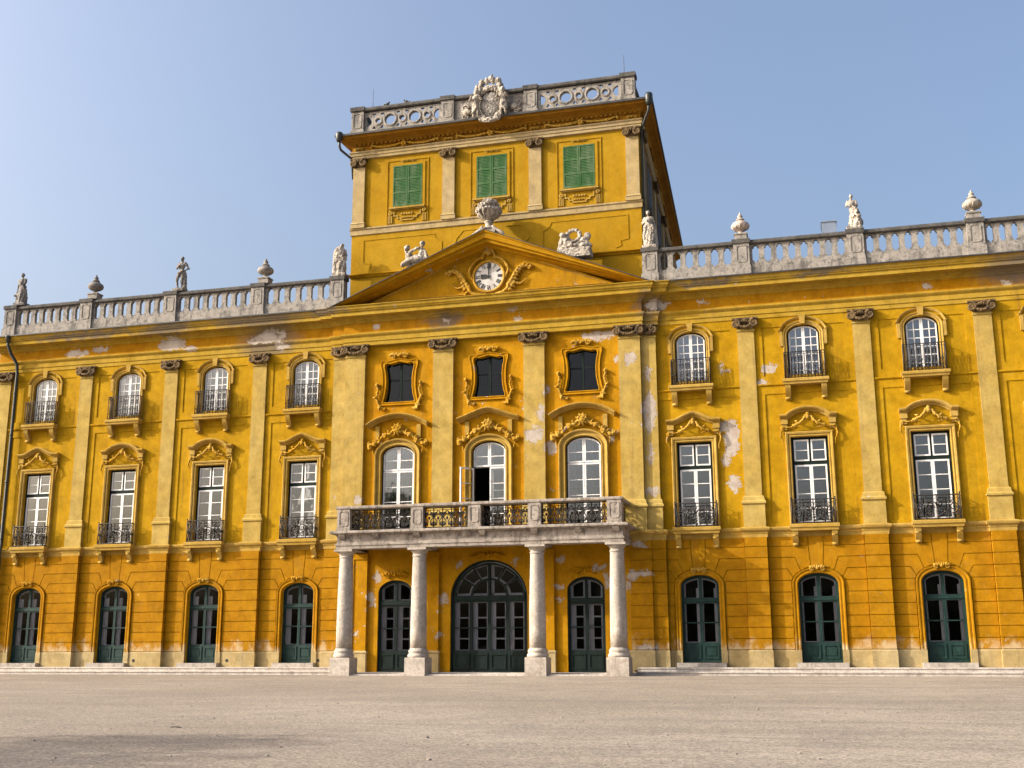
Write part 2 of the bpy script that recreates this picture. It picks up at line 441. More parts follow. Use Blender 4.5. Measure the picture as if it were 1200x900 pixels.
for z in (.1, 5.15, 10.85, 14.9): i_.box(-XE+.36, XE-.36, .36, 3.6, z, z+.2)
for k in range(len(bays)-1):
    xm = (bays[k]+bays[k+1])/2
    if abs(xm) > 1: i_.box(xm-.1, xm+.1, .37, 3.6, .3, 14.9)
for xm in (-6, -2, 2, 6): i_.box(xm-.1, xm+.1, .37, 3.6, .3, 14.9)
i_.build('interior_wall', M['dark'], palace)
r_ = MB(); r_.box(-XE, XE, .36, 20, 15.2, 15.4); r_.build('flat_roof', M['rail'], palace)

# orange face of the projecting centre: one thin skin with the same openings
w = MB()
w.poly(rect(-6.45, 6.45, .10, 13.6), [sh(cwin, x) for x in (-CB,0,CB)] + [sh(dkh, x) for x in (-CB,0,CB)] + [sh(sdoor, -CB), sh(sdoor, CB), cdoor], YC-.012, YC-.001)
w.build('facing', M['front'], palace)

# ------------------------------------------------------------------ raised plaster frames of the wing bays
def make_panel_frame(x):
    m = MB()
    up = [(-1.57,11.38),(1.57,11.38),(1.57,13.36),(-1.57,13.36)]
    lo = [(-1.57,5.62),(1.57,5.62),(1.57,10.66),(-1.57,10.66)]
    m.poly(rect(-1.87, 1.87, 5.45, 13.75), [up, lo], -.028, .001)
    m.sweep([(-1.87,10.98),(1.87,10.98)], [(0,.0),(0,-.05),(.04,-.08),(.09,-.08),(.11,0)])
    return m.build('panel_frame', M['wall'], palace, (x, 0, 0))
pf = make_panel_frame(bays[0])
for b in bays[1:]: copy_tree(pf, palace, (b, 0, 0))

# ------------------------------------------------------------------ pilasters
def capital(hw, p, z0, z1, mat, y=0, garland=True, volute=True):
    m = MB(); rnd = random.Random(3)
    h = z1-z0; yf = y-p
    m.box(-hw*.72, hw*.72, yf-.03, y, z0, z0+h*.8)
    plan_block(m, hw*.98, p+.10, [(0,z1-.09),(.04,z1-.06),(.04,z1),(-.1,z1),(-.1,z1-.09)], y)
    for s in (-1, 1):
        if volute:
            R = h*.42
            m.tube(spiral(s*(hw-R*.62), z0+h*.45, yf-.11, R, 1.6, s, pi/2, 26), [.055*(1-.5*i/26)+.012 for i in range(27)], 6)
            m.ell((s*(hw-R*.62), yf-.10, z0+h*.45), (R*.75, .05, R*.75), 10, 6)
    if garland:
        pts = curve3([(-hw*.72, yf-.10, z0+h*.55), (-hw*.35, yf-.13, z0+h*.18), (0, yf-.14, z0+h*.06), (hw*.35, yf-.13, z0+h*.18), (hw*.72, yf-.10, z0+h*.55)], 5)
        m.tube(pts, .05, 6); blobs(m, pts, .06, 2, rnd=rnd)
    m.ell((0, yf-.1, z0+h*.72), (hw*.2, .07, h*.2), 8, 5)
    for k in range(-2, 3): leafy(m, (k*.05, z0+h*.5), pi/2-k*.45, h*.42, .045, yf-.06)
    return m.build('capital', mat, None)
def make_pilaster(hw, p, y=0, wide=None, ztop=13.37, zc=13.79, chw=.47):
    m = MB()
    m.box(-hw, hw, y-p, y, 6.70, ztop)
    m.box(-.03-hw, hw+.03, y-p-.03, y, ztop-.12, ztop-.06)
    o = m.build('pilaster', M['pil'], palace)
    m = MB(); q = hw+.09
    m.box(-q, q, y-p-.07, y, 5.46, 6.36)
    plan_block(m, q, p+.07, [(0,6.36),(.05,6.40),(.05,6.47),(0,6.52),(-.02,6.66),(-.06,6.70),(-.2,6.70),(-.2,6.36)], y)
    m.build('pedestal', M['pil'], o)
    c = capital(chw, p, ztop, zc, M['cap'], y); c.parent = o
    return o
wp = make_pilaster(.325, .10)
wp.location = (pilx_all[0], 0, 0)
for x in pilx_all[1:]: copy_tree(wp, palace, (x, 0, 0))
cp = make_pilaster(.445, .16, YC, chw=.60); cp.location = (-1.97, 0, 0)
for x in (1.97, -5.94, 5.94): copy_tree(cp, palace, (x, 0, 0))
op = make_pilaster(.30, .06, YC+.03, chw=.36); op.location = (-6.70, 0, 0)
copy_tree(op, palace, (6.70, 0, 0))

def make_ground_pilaster(hw, p, y=0):
    m = MB(); e = .014
    zz = [.94,1.34,1.75,2.17,2.60,3.04,3.47,3.90,4.33,4.75,5.12]
    m.box(-hw+.03, hw-.03, y-p+.03, y, .3, 5.12)
    for a, b in zip(zz, zz[1:]): m.box(-hw, hw, y-p, y-.01, a+e, b-e)
    o = m.build('rusticated_pilaster', M['ground'], palace)
    m = MB(); plan_block(m, hw, p, [(.03,.2),(.03,.88),(.0,.93),(-.2,.93),(-.2,.2)], y)
    m.build('plinth_block', M['plinth'], o)
    return o
gp = make_ground_pilaster(.42, .24); gp.location = (pilx_all[0], 0, 0)
for x in pilx_all[1:]: copy_tree(gp, palace, (x, 0, 0))
gc = make_ground_pilaster(.43, .16, YC); gc.location = (6.18, 0, 0); copy_tree(gc, palace, (-6.18, 0, 0))
go = make_ground_pilaster(.28, .06, YC); go.location = (6.88, 0, 0); copy_tree(go, palace, (-6.88, 0, 0))

# ------------------------------------------------------------------ rusticated facing of the ground floor bays
def make_facing(x, hwl, hwr):
    m = MB(); e = .013; y0 = -.045
    f = arch_fn(.95, 3.35, 3.92)
    def blk(pts):
        c = Vector((sum(p[0] for p in pts)/len(pts), sum(p[1] for p in pts)/len(pts)))
        q = []
        n = len(pts)
        for i in range(n):
            p = Vector(pts[i]); a = (p-Vector(pts[i-1])).normalized(); b = (Vector(pts[(i+1) % n])-p).normalized()
            na = Vector((-a.y, a.x)); nb = Vector((-b.y, b.x)); nn = na+nb
            nn = nn/max(nn.length_squared/2, .35)
            q.append(tuple(p+nn*e))
        m.poly(q, [], y0, .001)
    zz = [.94,1.34,1.75,2.17,2.60,3.04,3.47]
    for s, W in ((-1, hwl), (1, hwr)):
        def B(pts):
            pts = [(s*a, b) for a, b in pts]
            blk(pts if s > 0 else pts[::-1])
        for a, b in zip(zz, zz[1:]): B([(.96,a),(W,a),(W,b),(.96,b)])
        B([(.94,3.47),(W,3.47),(W,3.90),(1.08,3.90),(.90,3.58)])
        B([(1.08,3.90),(W,3.90),(W,4.33),(.80,4.33),(.60,3.82),(.76,3.74),(.90,3.58)])
        B([(.80,4.33),(W,4.33),(W,4.75),(.28,4.75),(.22,3.96),(.42,3.92),(.60,3.82)])
        B([(.28,4.75),(W,4.75),(W,5.12),(.28,5.12)])
    blk([(-.22,3.96),(.22,3.96),(.28,4.75),(.28,5.12),(-.28,5.12),(-.28,4.75)])
    m.build('rusticated_facing', M['ground'], palace, (x, 0, 0))
    for s, W in ((-1, hwl), (1, hwr)):
        a, b = sorted((s*.96, s*W))
        m = MB(); plan_block(m, (b-a)/2, .06, [(.0,.2),(.0,.88),(-.015,.93),(-.1,.93),(-.1,.2)], 0, (a+b)/2)
        m.build('plinth', M['plinth'], palace, (x, 0, 0))
for b in bays:
    inn = 1.77 if abs(b) > 9 else X0-7.17
    out = 1.77
    make_facing(b, *((out, inn) if b < 0 else (inn, out)))

# ------------------------------------------------------------------ sweeping courses
def breaks(xs, hw, p, y=0):
    pts = []
    for x in xs: pts += [(x-hw, y), (x-hw, y-p), (x+hw, y-p), (x+hw, y)]
    return pts
L_ = [x for x in pilx_all if x < 0]; R_ = [x for x in pilx_all if x > 0]
band = [(0,5.08),(.03,5.10),(.03,5.22),(.05,5.25),(.05,5.30),(.12,5.36),(.14,5.42),(.14,5.46),(.02,5.50),(-.2,5.50),(-.2,5.08)]
def course(name, prof, mat, path): return MB().sweep(path, prof, plan=True, side=-1).build(name, mat, palace)
lp = [(-XE-.02, 8), (-XE-.02, 0)]
course('string_course', band, M['trim'], lp + breaks(L_, .43, .20) + [(-7.16,0),(-7.16,YC-.05),(-6.62,YC-.05),(-6.62,YC-.15),(-5.74,YC-.15),(-5.74,YC)] )
course('string_course', band, M['trim'], [(5.74,YC),(5.74,YC-.15),(6.62,YC-.15),(6.62,YC-.05),(7.16,YC-.05),(7.16,0)] + breaks(R_, .43, .20) + [(XE+.02,0),(XE+.02,8)])
ent_plan = [(-XE,19.9),(-XE,0),(-7.05,0),(-7.05,-.14),(-6.45,-.14),(-6.45,-.30),(6.45,-.30),(6.45,-.14),(7.05,-.14),(7.05,0),(XE,0),(XE,19.9)]
arc = [(.0,13.74),(.06,13.76),(.06,13.92),(.09,13.94),(.09,14.12),(.15,14.20),(.17,14.24),(.17,14.30),(.03,14.33),(-.25,14.33),(-.25,13.74)]
course('architrave', arc, M['corn'], ent_plan)
course('frieze', [(.05,14.33),(.05,14.76),(-.25,14.76),(-.25,14.33)], M['frieze'], ent_plan)
cor = [(.05,14.76),(.09,14.78),(.10,14.84),(.20,14.92),(.22,14.98),(.50,15.01),(.50,15.17),(.55,15.19),(.56,15.22),(.60,15.27),(.62,15.38),(.66,15.40),(.66,15.43),(-.25,15.46),(-.25,14.76)]
course('cornice', cor, M['corn'], ent_plan)
gut = [(.67,15.405),(.70,15.41),(.70,15.46),(.3,15.49),(.3,15.46),(.67,15.455)]
course('gutter', gut, M['gutter'], ent_plan[:3] + [(-7.05,-.02)] )
course('gutter', gut, M['gutter'], [(7.05,-.02)] + ent_plan[-3:])

# ------------------------------------------------------------------ ornament builders
def swag_hood(mb, zb, y=-.10, wide=1., rnd=None):
    """shell, hanging garlands and corner scrolls between a window head and its hood"""
    rnd = rnd or random.Random(5)
    for k in range(-3, 4): leafy(mb, (k*.03, zb+.50), pi/2+k*.36, .22, .05, y)
    mb.ell((0, y-.06, zb+.48), (.10,.07,.10), 8, 5)
    for s in (-1, 1):
        pts = curve3([(s*.12*wide, y-.06, zb+.52), (s*.22*wide, y-.10, zb+.34), (s*.42*wide, y-.10, zb+.20), (s*.62*wide, y-.06, zb+.16)], 5)
        mb.tube(pts, .045, 6); blobs(mb, pts, .055, 2, rnd=rnd)
        mb.tube(curve3([(s*.30*wide, y, zb+.08), (s*.55*wide, y-.03, zb+.12), (s*.80*wide, y-.03, zb+.10), (s*.98*wide, y-.02, zb+.14)], 5), .032, 5)
        mb.tube(spiral(s*.98*wide, zb+.06, y, .09, 1.3, -s, pi/2, 14), .026, 5)
        dp = curve3([(s*1.03*wide, y+.02, zb), (s*1.06*wide, y-.02, zb-.2), (s*.98*wide, y, zb-.38), (s*.97*wide, y+.02, zb-.62)], 5)
        mb.tube(dp, [.045-.028*i/(len(dp)-1) for i in range(len(dp))], 5); blobs(mb, dp[:8], .04, 3, rnd=rnd)
        leafy(mb, (s*.35*wide, zb+.30), (pi*.1 if s > 0 else pi*.9), .2, .045, y)
def crest(mb, cx, cz, w, h, y=-.06, n=4, seed=1):
    """flat rocaille crest: fan of lobes with scrolls to both sides"""
    rnd = random.Random(seed)
    for k in range(-n, n+1):
        leafy(mb, (cx+k*w*.09, cz-h*.1), pi/2-k*.28, h*rnd.uniform(.45,.6), h*.11, y, .03)
    mb.ell((cx, y-.04, cz), (h*.2, .05, h*.22), 8, 5)
    for s in (-1, 1):
        mb.tube(spiral(cx+s*w*.30, cz-h*.12, y-.02, h*.26, 1.4, -s, pi/2, 16), h*.075, 5)
        pts = curve3([(cx+s*w*.12, y-.02, cz+h*.1), (cx+s*w*.34, y-.04, cz+h*.22), (cx+s*w*.5, y, cz-h*.15)], 4)
        mb.tube(pts, [h*.09-(h*.06)*i/(len(pts)-1) for i in range(len(pts))], 5)
        blobs(mb, pts, h*.10, 3, rnd=rnd)

HOODP = [(0,.02),(0,-.09),(.05,-.12),(.08,-.20),(.13,-.25),(.18,-.26),(.20,-.24),(.20,.02)]
def hood_path(kind):
    if kind == 'point':
        half = [(1.06,9.62),(.76,9.63),(.62,9.665),(.42,9.76),(.20,9.865),(.06,9.91),(0,9.915)]
    else:
        half = [(1.06,9.60),(.78,9.605),(.72,9.64),(.58,9.75),(.40,9.835),(.20,9.885),(0,9.90)]
    return [(-x, z) for x, z in half[:-1]] + [half[-1]] + [(x, z) for x, z in reversed(half[:-1])]

def railing_low(hw, z0, z1, p):
    m = MB(); r = .021
    pl = [(-hw,0),(-hw,-p),(hw,-p),(hw,0)]
    for z in (z0+.03, z1): m.tube([(a, b, z) for a, b in pl], .023, 5, smooth=False)
    m.tube([(a, b, z1-.12) for a, b in pl], .010, 5, smooth=False)
    for a, b in pl[1:3]: m.tube([(a, b, z0), (a, b, z1+.05)], .022, 6); m.ell((a, b, z1+.07), .035, 6, 4)
    h = z1-z0; zc = z0+h*.45
    for s in (-1, 1):
        for cx, rr in ((.22*hw/.8, .19), (.58*hw/.8, .19)):
            m.tube(spiral(s*cx, zc+.05, -p, rr, 1.7, s, -pi/2, 20), r, 4)
            m.tube(spiral(s*cx, zc-.20, -p, rr*.62, 1.5, -s, pi/2, 16), r*.9, 4)
            m.tube(spiral(s*cx, zc+.27, -p, rr*.5, 1.4, -s, -pi/2, 14), r*.9, 4)
        m.tube([(s*.40*hw/.8, -p, z0+.03), (s*.40*hw/.8, -p, z1)], r, 4)
        m.tube(curve3([(s*.78*hw/.8, -p, z0+.05), (s*.70*hw/.8, -p, zc), (s*.78*hw/.8, -p, z1-.1)], 5), r, 4)
        for q in (.3, .7):
            m.tube([(s*hw, -p*q+(v[0]), v[2]) for v in spiral(0, zc, 0, .08, 1.2, 1, 0, 10)], r*.8, 4)
            m.tube([(s*hw, -p*q, z0), (s*hw, -p*q, z1)], r*.8, 4)
    m.tube([(0, -p, z0), (0, -p, z1+.03)], .024, 5)
    blobs(m, [(0, -p-.02, z0+.12+.1*k) for k in range(7)], .045, 1, rnd=random.Random(2))
    for s in (-1, 1): leafy(m, (0, zc+.1), pi/2+s*.7, .22, .03, -p-.02)
    return m.build('iron_railing', M['iron'], None)
def railing_high(hw, z0, z1, p):
    m = MB(); r = .018
    pl = [(-hw,0),(-hw,-p),(hw,-p),(hw,0)]
    for z, q in ((z0+.03,.014),(z1,.018),(z1-.10,.009),(z0+.26,.010)): m.tube([(a, b, z) for a, b in pl], q, 5, smooth=False)
    for k in range(13):
        x = -hw+2*hw*k/12
        m.tube([(x, -p, z0), (x, -p, z1)], .020 if k in (0,12) else r, 4)
    for s in (-1, 1):
        for q in (.33, .66): m.tube([(s*hw, -p*q, z0), (s*hw, -p*q, z1)], r, 4)
        for k in range(3): m.tube(spiral(s*(hw*.16+hw*.33*k), z0+.14, -p, .09, 1.3, s, 0, 12), r*.9, 4)
        for k in range(3): m.tube(spiral(s*(hw*.16+hw*.33*k), z0+.42, -p, .07, 1.1, -s, pi, 10), r*.9, 4)
    return m.build('iron_railing', M['iron'], None)
def bracket(mb, x, z0, z1, hw=.115, p=.27):
    pr = [(0,z0)]
    n = 12
    for i in range(n+1):
        t = i/n
        pr.append((-.05 - (p-.05)*(.5-.5*cos(pi*min(1,t*1.15))) - .02*sin(t*2*pi), z0+(z1-z0)*t))
    pr.append((0, z1))
    yz_prism(mb, pr, x-hw, x+hw)
    mb.tube([(x-hw*1.02, -p*.62, z1-.14), (x+hw*1.02, -p*.62, z1-.14)], .09, 10)
    mb.tube([(x-hw*1.02, -.10, z0+.06), (x+hw*1.02, -.10, z0+.06)], .05, 8)
def ledge(par, hw, z0, z1, p, bx, bz):
    m = MB()
    h = z1-z0
    plan_block(m, hw-.05, p-.05, [(-.02,z0),(.0,z0),(.01,z0+h*.35),(.05,z0+h*.5),(.05,z1-.02),(.03,z1),(-p+.05,z1),(-p+.05,z0)])
    m.box(-hw+.1, hw-.1, -p+.1, 0, z0+.01, z1-.012)
    m.build('ledge', M['trim'], par)
    for s in (-1, 1):
        m = MB(); bracket(m, s*bx, bz, z0, .105, p*.8); m.build('bracket', M['trim'], par)
def curtain(par, x0, x1, z0, z1, y, mat=None):
    m = MB(); n = 24; v = []; f = []
    for i in range(n+1):
        x = x0+(x1-x0)*i/n; d = .025*sin(i*1.9)+.012*sin(i*.7)
        v += [(x, y+d, z0), (x, y+d, z1)]
    for i in range(n): f.append((2*i, 2*i+2, 2*i+3, 2*i+1))
    m.add(v, f, True)
    return m.build('curtain', mat or M['curt'], par, recalc=False)

# ------------------------------------------------------------------ tall windows of the middle storey
SUR = [(0,.02),(0,-.055),(.03,-.075),(.09,-.06),(.11,-.10),(.17,-.115),(.20,-.10),(.21,.02)]
def make_mid(kind, curt):
    o = empty('tall_window', (0,0,0), palace)
    m = MB(); m.poly(rect(-.685,.685,5.56,8.915), [rect(-.60,-.035,7.99,8.83), rect(.035,.60,7.99,8.83), rect(-.60,.60,5.63,7.85)], .13, .24)
    m.build('frame', M['dgreen'], o)
    for s in (-1, 1):
        m = MB(); a, b = sorted((s*.04, s*.595)); leaf(m, a, b, 7.995, 8.825, .055, [8.41], .03, .11, .16); m.build('casement', M['white'], o)
        m = MB(); a, b = sorted((s*.004, s*.595)); leaf(m, a, b, 5.635, 7.845, .062, [6.18,6.73,7.28], .03, .11, .16); m.build('casement', M['white'], o)
    m = MB(); m.box(-.6,.6,.138,.146,5.64,8.82); m.build('pane', M['glass'], o)
    if curt:
        curtain(o, -.62, -.06 if curt == 1 else -.20, 5.62, 8.86, .215); curtain(o, .10 if curt == 1 else .20, .62, 5.62, 8.86, .215)
    m = MB(); leaf(m, -.64, -.01, 5.6, 8.86, .05, [6.7,7.8], .03, .27, .30); leaf(m, .01, .64, 5.6, 8.86, .05, [6.7,7.8], .03, .27, .30); m.build('inner_casement', M['inner'], o)
    m = MB(); m.sweep([(-.69,5.55),(-.69,8.92),(.69,8.92),(.69,5.55)], SUR); m.build('surround', M['trim'], o)
    m = MB(); m.sweep(hood_path(kind), HOODP)
    for s in (-1, 1): m.box(s*.9-.13, s*.9+.13, -.14, 0, 9.42, 9.61); m.box(s*.9-.10, s*.9+.10, -.10, 0, 9.2, 9.42)
    m.build('hood', M['trim'], o)
    m = MB(); swag_hood(m, 9.18); sculpt(m, 'stucco_ornament', M['orn'], (0,0,0), .022, o, .05)
    ledge(o, .92, 5.30, 5.55, .40, .72, 4.74)
    r = railing_low(.80, 5.56, 6.46, .34); r.parent = o
    return o
kinds = ['point','round','round','point','point','round','round','point']
protos = {}
for i, b in enumerate(bays):
    c = (2 if i in (1, 2) else 1) if b < 0 else 0
    key = (kinds[i], c)
    if key in protos: copy_tree(protos[key], palace, (b, 0, 0))
    else:
        protos[key] = make_mid(*key); protos[key].location = (b, 0, 0)

# ------------------------------------------------------------------ arched windows of the top storey
def make_up(curt):
    o = empty('arched_window', (0,0,0), palace)
    f = arch_fn(.58, 12.98, 13.355)
    m = MB(); m.poly(arch_loop(.615, 11.17, 13.0, 13.395), [arch_loop(.565, 11.20, 12.98, 13.35)], .10, .2); m.build('frame', M['dgreen'], o)
    for s in (-1, 1):
        m = MB(); a, b = sorted((s*.004, s*.56))
        leaf(m, a, b, 11.21, lambda x: arch_fn(.575, 12.98, 13.345)(x), .055, [11.55+.335*k for k in range(5)]+[13.19][:0], .032, .08, .13, [(a+b)/2]); m.build('casement', M['white'], o)
    m = MB(); m.poly(arch_loop(.56, 11.22, 12.98, 13.34), [], .105, .113); m.build('pane', M['glass'], o)
    if curt: curtain(o, -.58, -.02, 11.2, 13.36, .18); curtain(o, .02, .58, 11.2, 13.36, .18)
    m = MB(); m.sweep(arch_path(.62, 11.17, 13.0, 13.40), [(0,.02),(0,-.05),(.03,-.07),(.08,-.055),(.10,-.09),(.14,-.10),(.16,.02)])
    half = [(.93,13.13),(.84,13.14),(.80,13.24),(.70,13.40),(.52,13.53),(.28,13.61),(0,13.64)]
    m.sweep([(-x, z) for x, z in half[:-1]]+[half[-1]]+[(x, z) for x, z in reversed(half[:-1])], [(0,.02),(0,-.07),(.03,-.09),(.06,-.11),(.075,-.11),(.085,.02)])
    for s in (-1, 1): m.box(s*.84-.06, s*.84+.06, -.09, .0, 12.55, 13.13)
    m.poly([(-.09,13.40),(.09,13.40),(.12,13.735),(-.12,13.735)], [], -.17, 0)
    m.build('surround', M['trim'], o)
    ledge(o, .88, 10.95, 11.17, .42, .68, 10.38)
    r = railing_high(.76, 11.18, 12.22, .36); r.parent = o
    return o
ua = make_up(True); ua.location = (bays[0],0,0)
for b in bays[1:4]: copy_tree(ua, palace, (b,0,0))
ub = make_up(False); ub.location = (bays[4],0,0)
for b in bays[5:]: copy_tree(ub, palace, (b,0,0))

# ------------------------------------------------------------------ glazed doors
def door_leaf(mb, x0, x1, z0, zp, ztop, rows, fw=.075, y0=.16, y1=.22):
    leaf(mb, x0, x1, zp, ztop, fw, rows, .045, y0, y1)
    mb.box(x0, x1, y0, y1, z0, zp)
    mb.poly(rect(x0+.05, x1-.05, z0+.10, zp-.02), [rect(x0+.11, x1-.11, z0+.17, zp-.09)], y0-.025, y0)
    mb.box(x0+.16, x1-.16, y0-.018, y0, z0+.22, zp-.14)
def make_door(shade):
    o = empty('glazed_door', (0,0,0), palace)
    gm = M['green']
    m = MB(); m.poly(arch_loop(.725, .47, 3.33, 3.735), [arch_loop(.68, .50, 3.31, 3.69)], .14, .26)
    m.box(-.68, .68, .13, .24, 2.735, 2.82); m.build('frame', gm, o)
    for s in (-1, 1):
        m = MB(); a, b = sorted((s*.004, s*.678)); door_leaf(m, a, b, .50, 1.15, 2.73, [1.95], .052); m.build('leaf', gm, o)
        m = MB(); leaf(m, a, b, 2.825, lambda x: arch_fn(.685, 3.31, 3.685)(x), .05, [], .04, .16, .22); m.build('fanlight', gm, o)
    m = MB(); m.poly(arch_loop(.66, 1.17, 3.31, 3.67), [], .186, .194); m.build('pane', M['dglass'], o)
    m = MB()
    for s in (-1, 1):
        a, b = sorted((s*.01, s*.66)); leaf(m, a, b, 1.15, 2.76, .09, [1.95], .03, .26, .30); leaf(m, a, b, 2.80, lambda x: arch_fn(.67, 3.32, 3.66)(x), .09, [], .04, .26, .30)
        if shade == 0: m.box(a+.09, a+.27, .262, .298, 1.16, 3.25)
        else: m.box(b-.16, b-.09, .262, .298, 1.16, 3.25)
    m.build('inner_casement', M['inner'], o)
    m = MB()
    p = arch_path(.73, .93, 3.33, 3.74); m.sweep(p, [(0,.02),(0,-.06),(.04,-.085),(.12,-.07),(.15,-.10),(.20,-.105),(.215,.02)])
    m.build('surround', M['ground'], o)
    for s in (-1, 1):
        m = MB(); m.box(s*.845-.115, s*.845+.115, -.10, .01, .2, .925); m.build('jamb_block', M['plinth'], o)
    m = MB(); m.box(-.93, .93, -.34, .15, .30, .46); m.build('threshold', M['stone'], o)
    m = MB(); crest(m, 0, 3.92, .62, .34, -.10, 3, 4); m.build('stucco_ornament', M['orn'], o)
    return o
d0 = make_door(0); d0.location = (bays[0],0,0)
for b in bays[1:4]: copy_tree(d0, palace, (b,0,0))
d0 = make_door(1); d0.location = (bays[4],0,0)
for b in bays[5:]: copy_tree(d0, palace, (b,0,0))

# ------------------------------------------------------------------ centre: tall arched windows
def hood_seg(kind):
    if kind == 'point':
        half = [(1.27,10.14),(1.0,10.22),(.7,10.33),(.4,10.44),(.15,10.52),(0,10.54)]
    else:
        half = [(1.28,10.10),(1.05,10.24),(.8,10.35),(.5,10.44),(.25,10.485),(0,10.50)]
    return [(-x, z) for x, z in half[:-1]] + [half[-1]] + [(x, z) for x, z in reversed(half[:-1])]
def make_balcony_window(kind, is_open, curt):
    o = empty('arched_balcony_window', (0,0,0), palace); Y = YC
    m = MB(); m.poly(arch_loop(.735, 5.70, 8.92, 9.355), [arch_loop(.685, 5.73, 8.90, 9.305)], Y+.12, Y+.26); m.build('frame', M['dgreen'], o)
    for s in (-1, 1):
        a, b = sorted((s*.006, s*.68))
        m = MB(); leaf(m, a, b, 8.30, lambda x: arch_fn(.69, 8.90, 9.30)(x), .065, [8.72], .032, Y+.10, Y+.15); m.build('casement', M['white'], o)
        m = MB(); rows = [6.36, 6.98, 7.60]
        if is_open and s < 0:
            e = empty('casement_hinge', (0,0,0))
            bpy.data.objects.remove(e)
            leaf(m, 0, .672, 5.74, 8.255, .065, rows, .032, -.02, .03)
            th = radians(-128); c_, s_ = cos(th), sin(th)
            m.v = [(-.68 + p[0]*c_ - p[1]*s_, Y+.10 + p[0]*s_ + p[1]*c_, p[2]) for p in m.v]
            m.build('open_casement', M['white'], o)
        else:
            leaf(m, a, b, 5.74, 8.275, .065, rows, .032, Y+.10, Y+.15); m.build('casement', M['white'], o)
    m = MB()
    if is_open:
        m.poly(rect(.02,.66,5.78,8.24), [], Y+.125, Y+.133); m.poly(arch_loop(.67, 8.30, 8.9, 9.29), [], Y+.125, Y+.133)
    else: m.poly(arch_loop(.67, 5.75, 8.9, 9.29), [], Y+.125, Y+.133)
    m.build('pane', M['glass'], o)
    m = MB()
    for s in (-1, 1):
        if is_open and s < 0: continue
        a, b = sorted((s*.03, s*.70)); leaf(m, a, b, 5.72, 8.25, .06, [6.9, 7.35], .05, Y+.40, Y+.43)
    leaf(m, -.70, -.03, 8.30, lambda x: arch_fn(.72, 8.92, 9.33)(x), .06, [], .04, Y+.40, Y+.43); leaf(m, .03, .70, 8.30, lambda x: arch_fn(.72, 8.92, 9.33)(x), .06, [], .04, Y+.40, Y+.43)
    m.build('inner_casement', M['inner'], o)
    if curt: curtain(o, -.68, -.40, 5.75, 9.2, .36); curtain(o, .04, .30, 5.75, 9.2, .36)
    m = MB()
    m.sweep(arch_path(.74, 5.62, 8.92, 9.36), [(0,Y+.02),(0,Y-.07),(.03,Y-.09),(.10,Y-.05),(.17,Y-.07),(.20,Y-.14),(.25,Y-.155),(.27,Y-.13),(.28,Y+.02)])
    m.build('surround', M['trim'], o)
    m = MB(); m.sweep(hood_seg(kind), [(0,Y+.02),(0,Y-.12),(.05,Y-.16),(.08,Y-.28),(.14,Y-.36),(.17,Y-.37),(.19,Y-.34),(.19,Y+.02)])
    for s in (-1, 1): m.box(s*.92-.09, s*.92+.09, Y-.10, Y, 9.62, 10.20)
    m.build('hood', M['trim'], o)
    m = MB(); rnd = random.Random(11); y = Y-.10
    for k in range(9):
        a = pi*2*k/9; leafy(m, (.10*cos(a), 10.02+.10*sin(a)), a, .22, .055, y)
    m.ell((0, y-.08, 10.02), (.15,.09,.17), 10, 6); m.tube(spiral(0,10.02,y-.13,.2,1.9,1,0,20), .03, 5)
    for s in (-1, 1):
        pts = curve3([(s*.18,y,9.98),(s*.40,y-.05,9.82),(s*.66,y-.05,9.72),(s*.88,y-.03,9.50),(s*1.12,y-.02,9.40),(s*1.28,y,9.30)], 5)
        m.tube(pts, [.075-.04*i/(len(pts)-1) for i in range(len(pts))], 6); blobs(m, pts, .085, 2, .5, rnd)
        for k in range(5): leafy(m, (s*(.35+.2*k), 9.86-.12*k), (pi*.5 if s > 0 else pi*.5)-s*(.5+.25*k), .22, .05, y)
        m.tube(spiral(s*1.22, 9.42, y-.02, .13, 1.4, -s, pi/2, 14), .035, 5)
        dp = curve3([(s*1.12,y,9.34),(s*1.10,y,9.12),(s*1.03,y+.02,8.9)], 5); m.tube(dp, .03, 5)
    sculpt(m, 'stucco_ornament', M['orn'], (0,0,0), .022, o, .055)
    return o
for x, k, op_, cu in ((-CB,'seg',False,True),(0,'point',True,False),(CB,'seg',False,True)):
    make_balcony_window(k, op_, cu).location = (x, 0, 0)

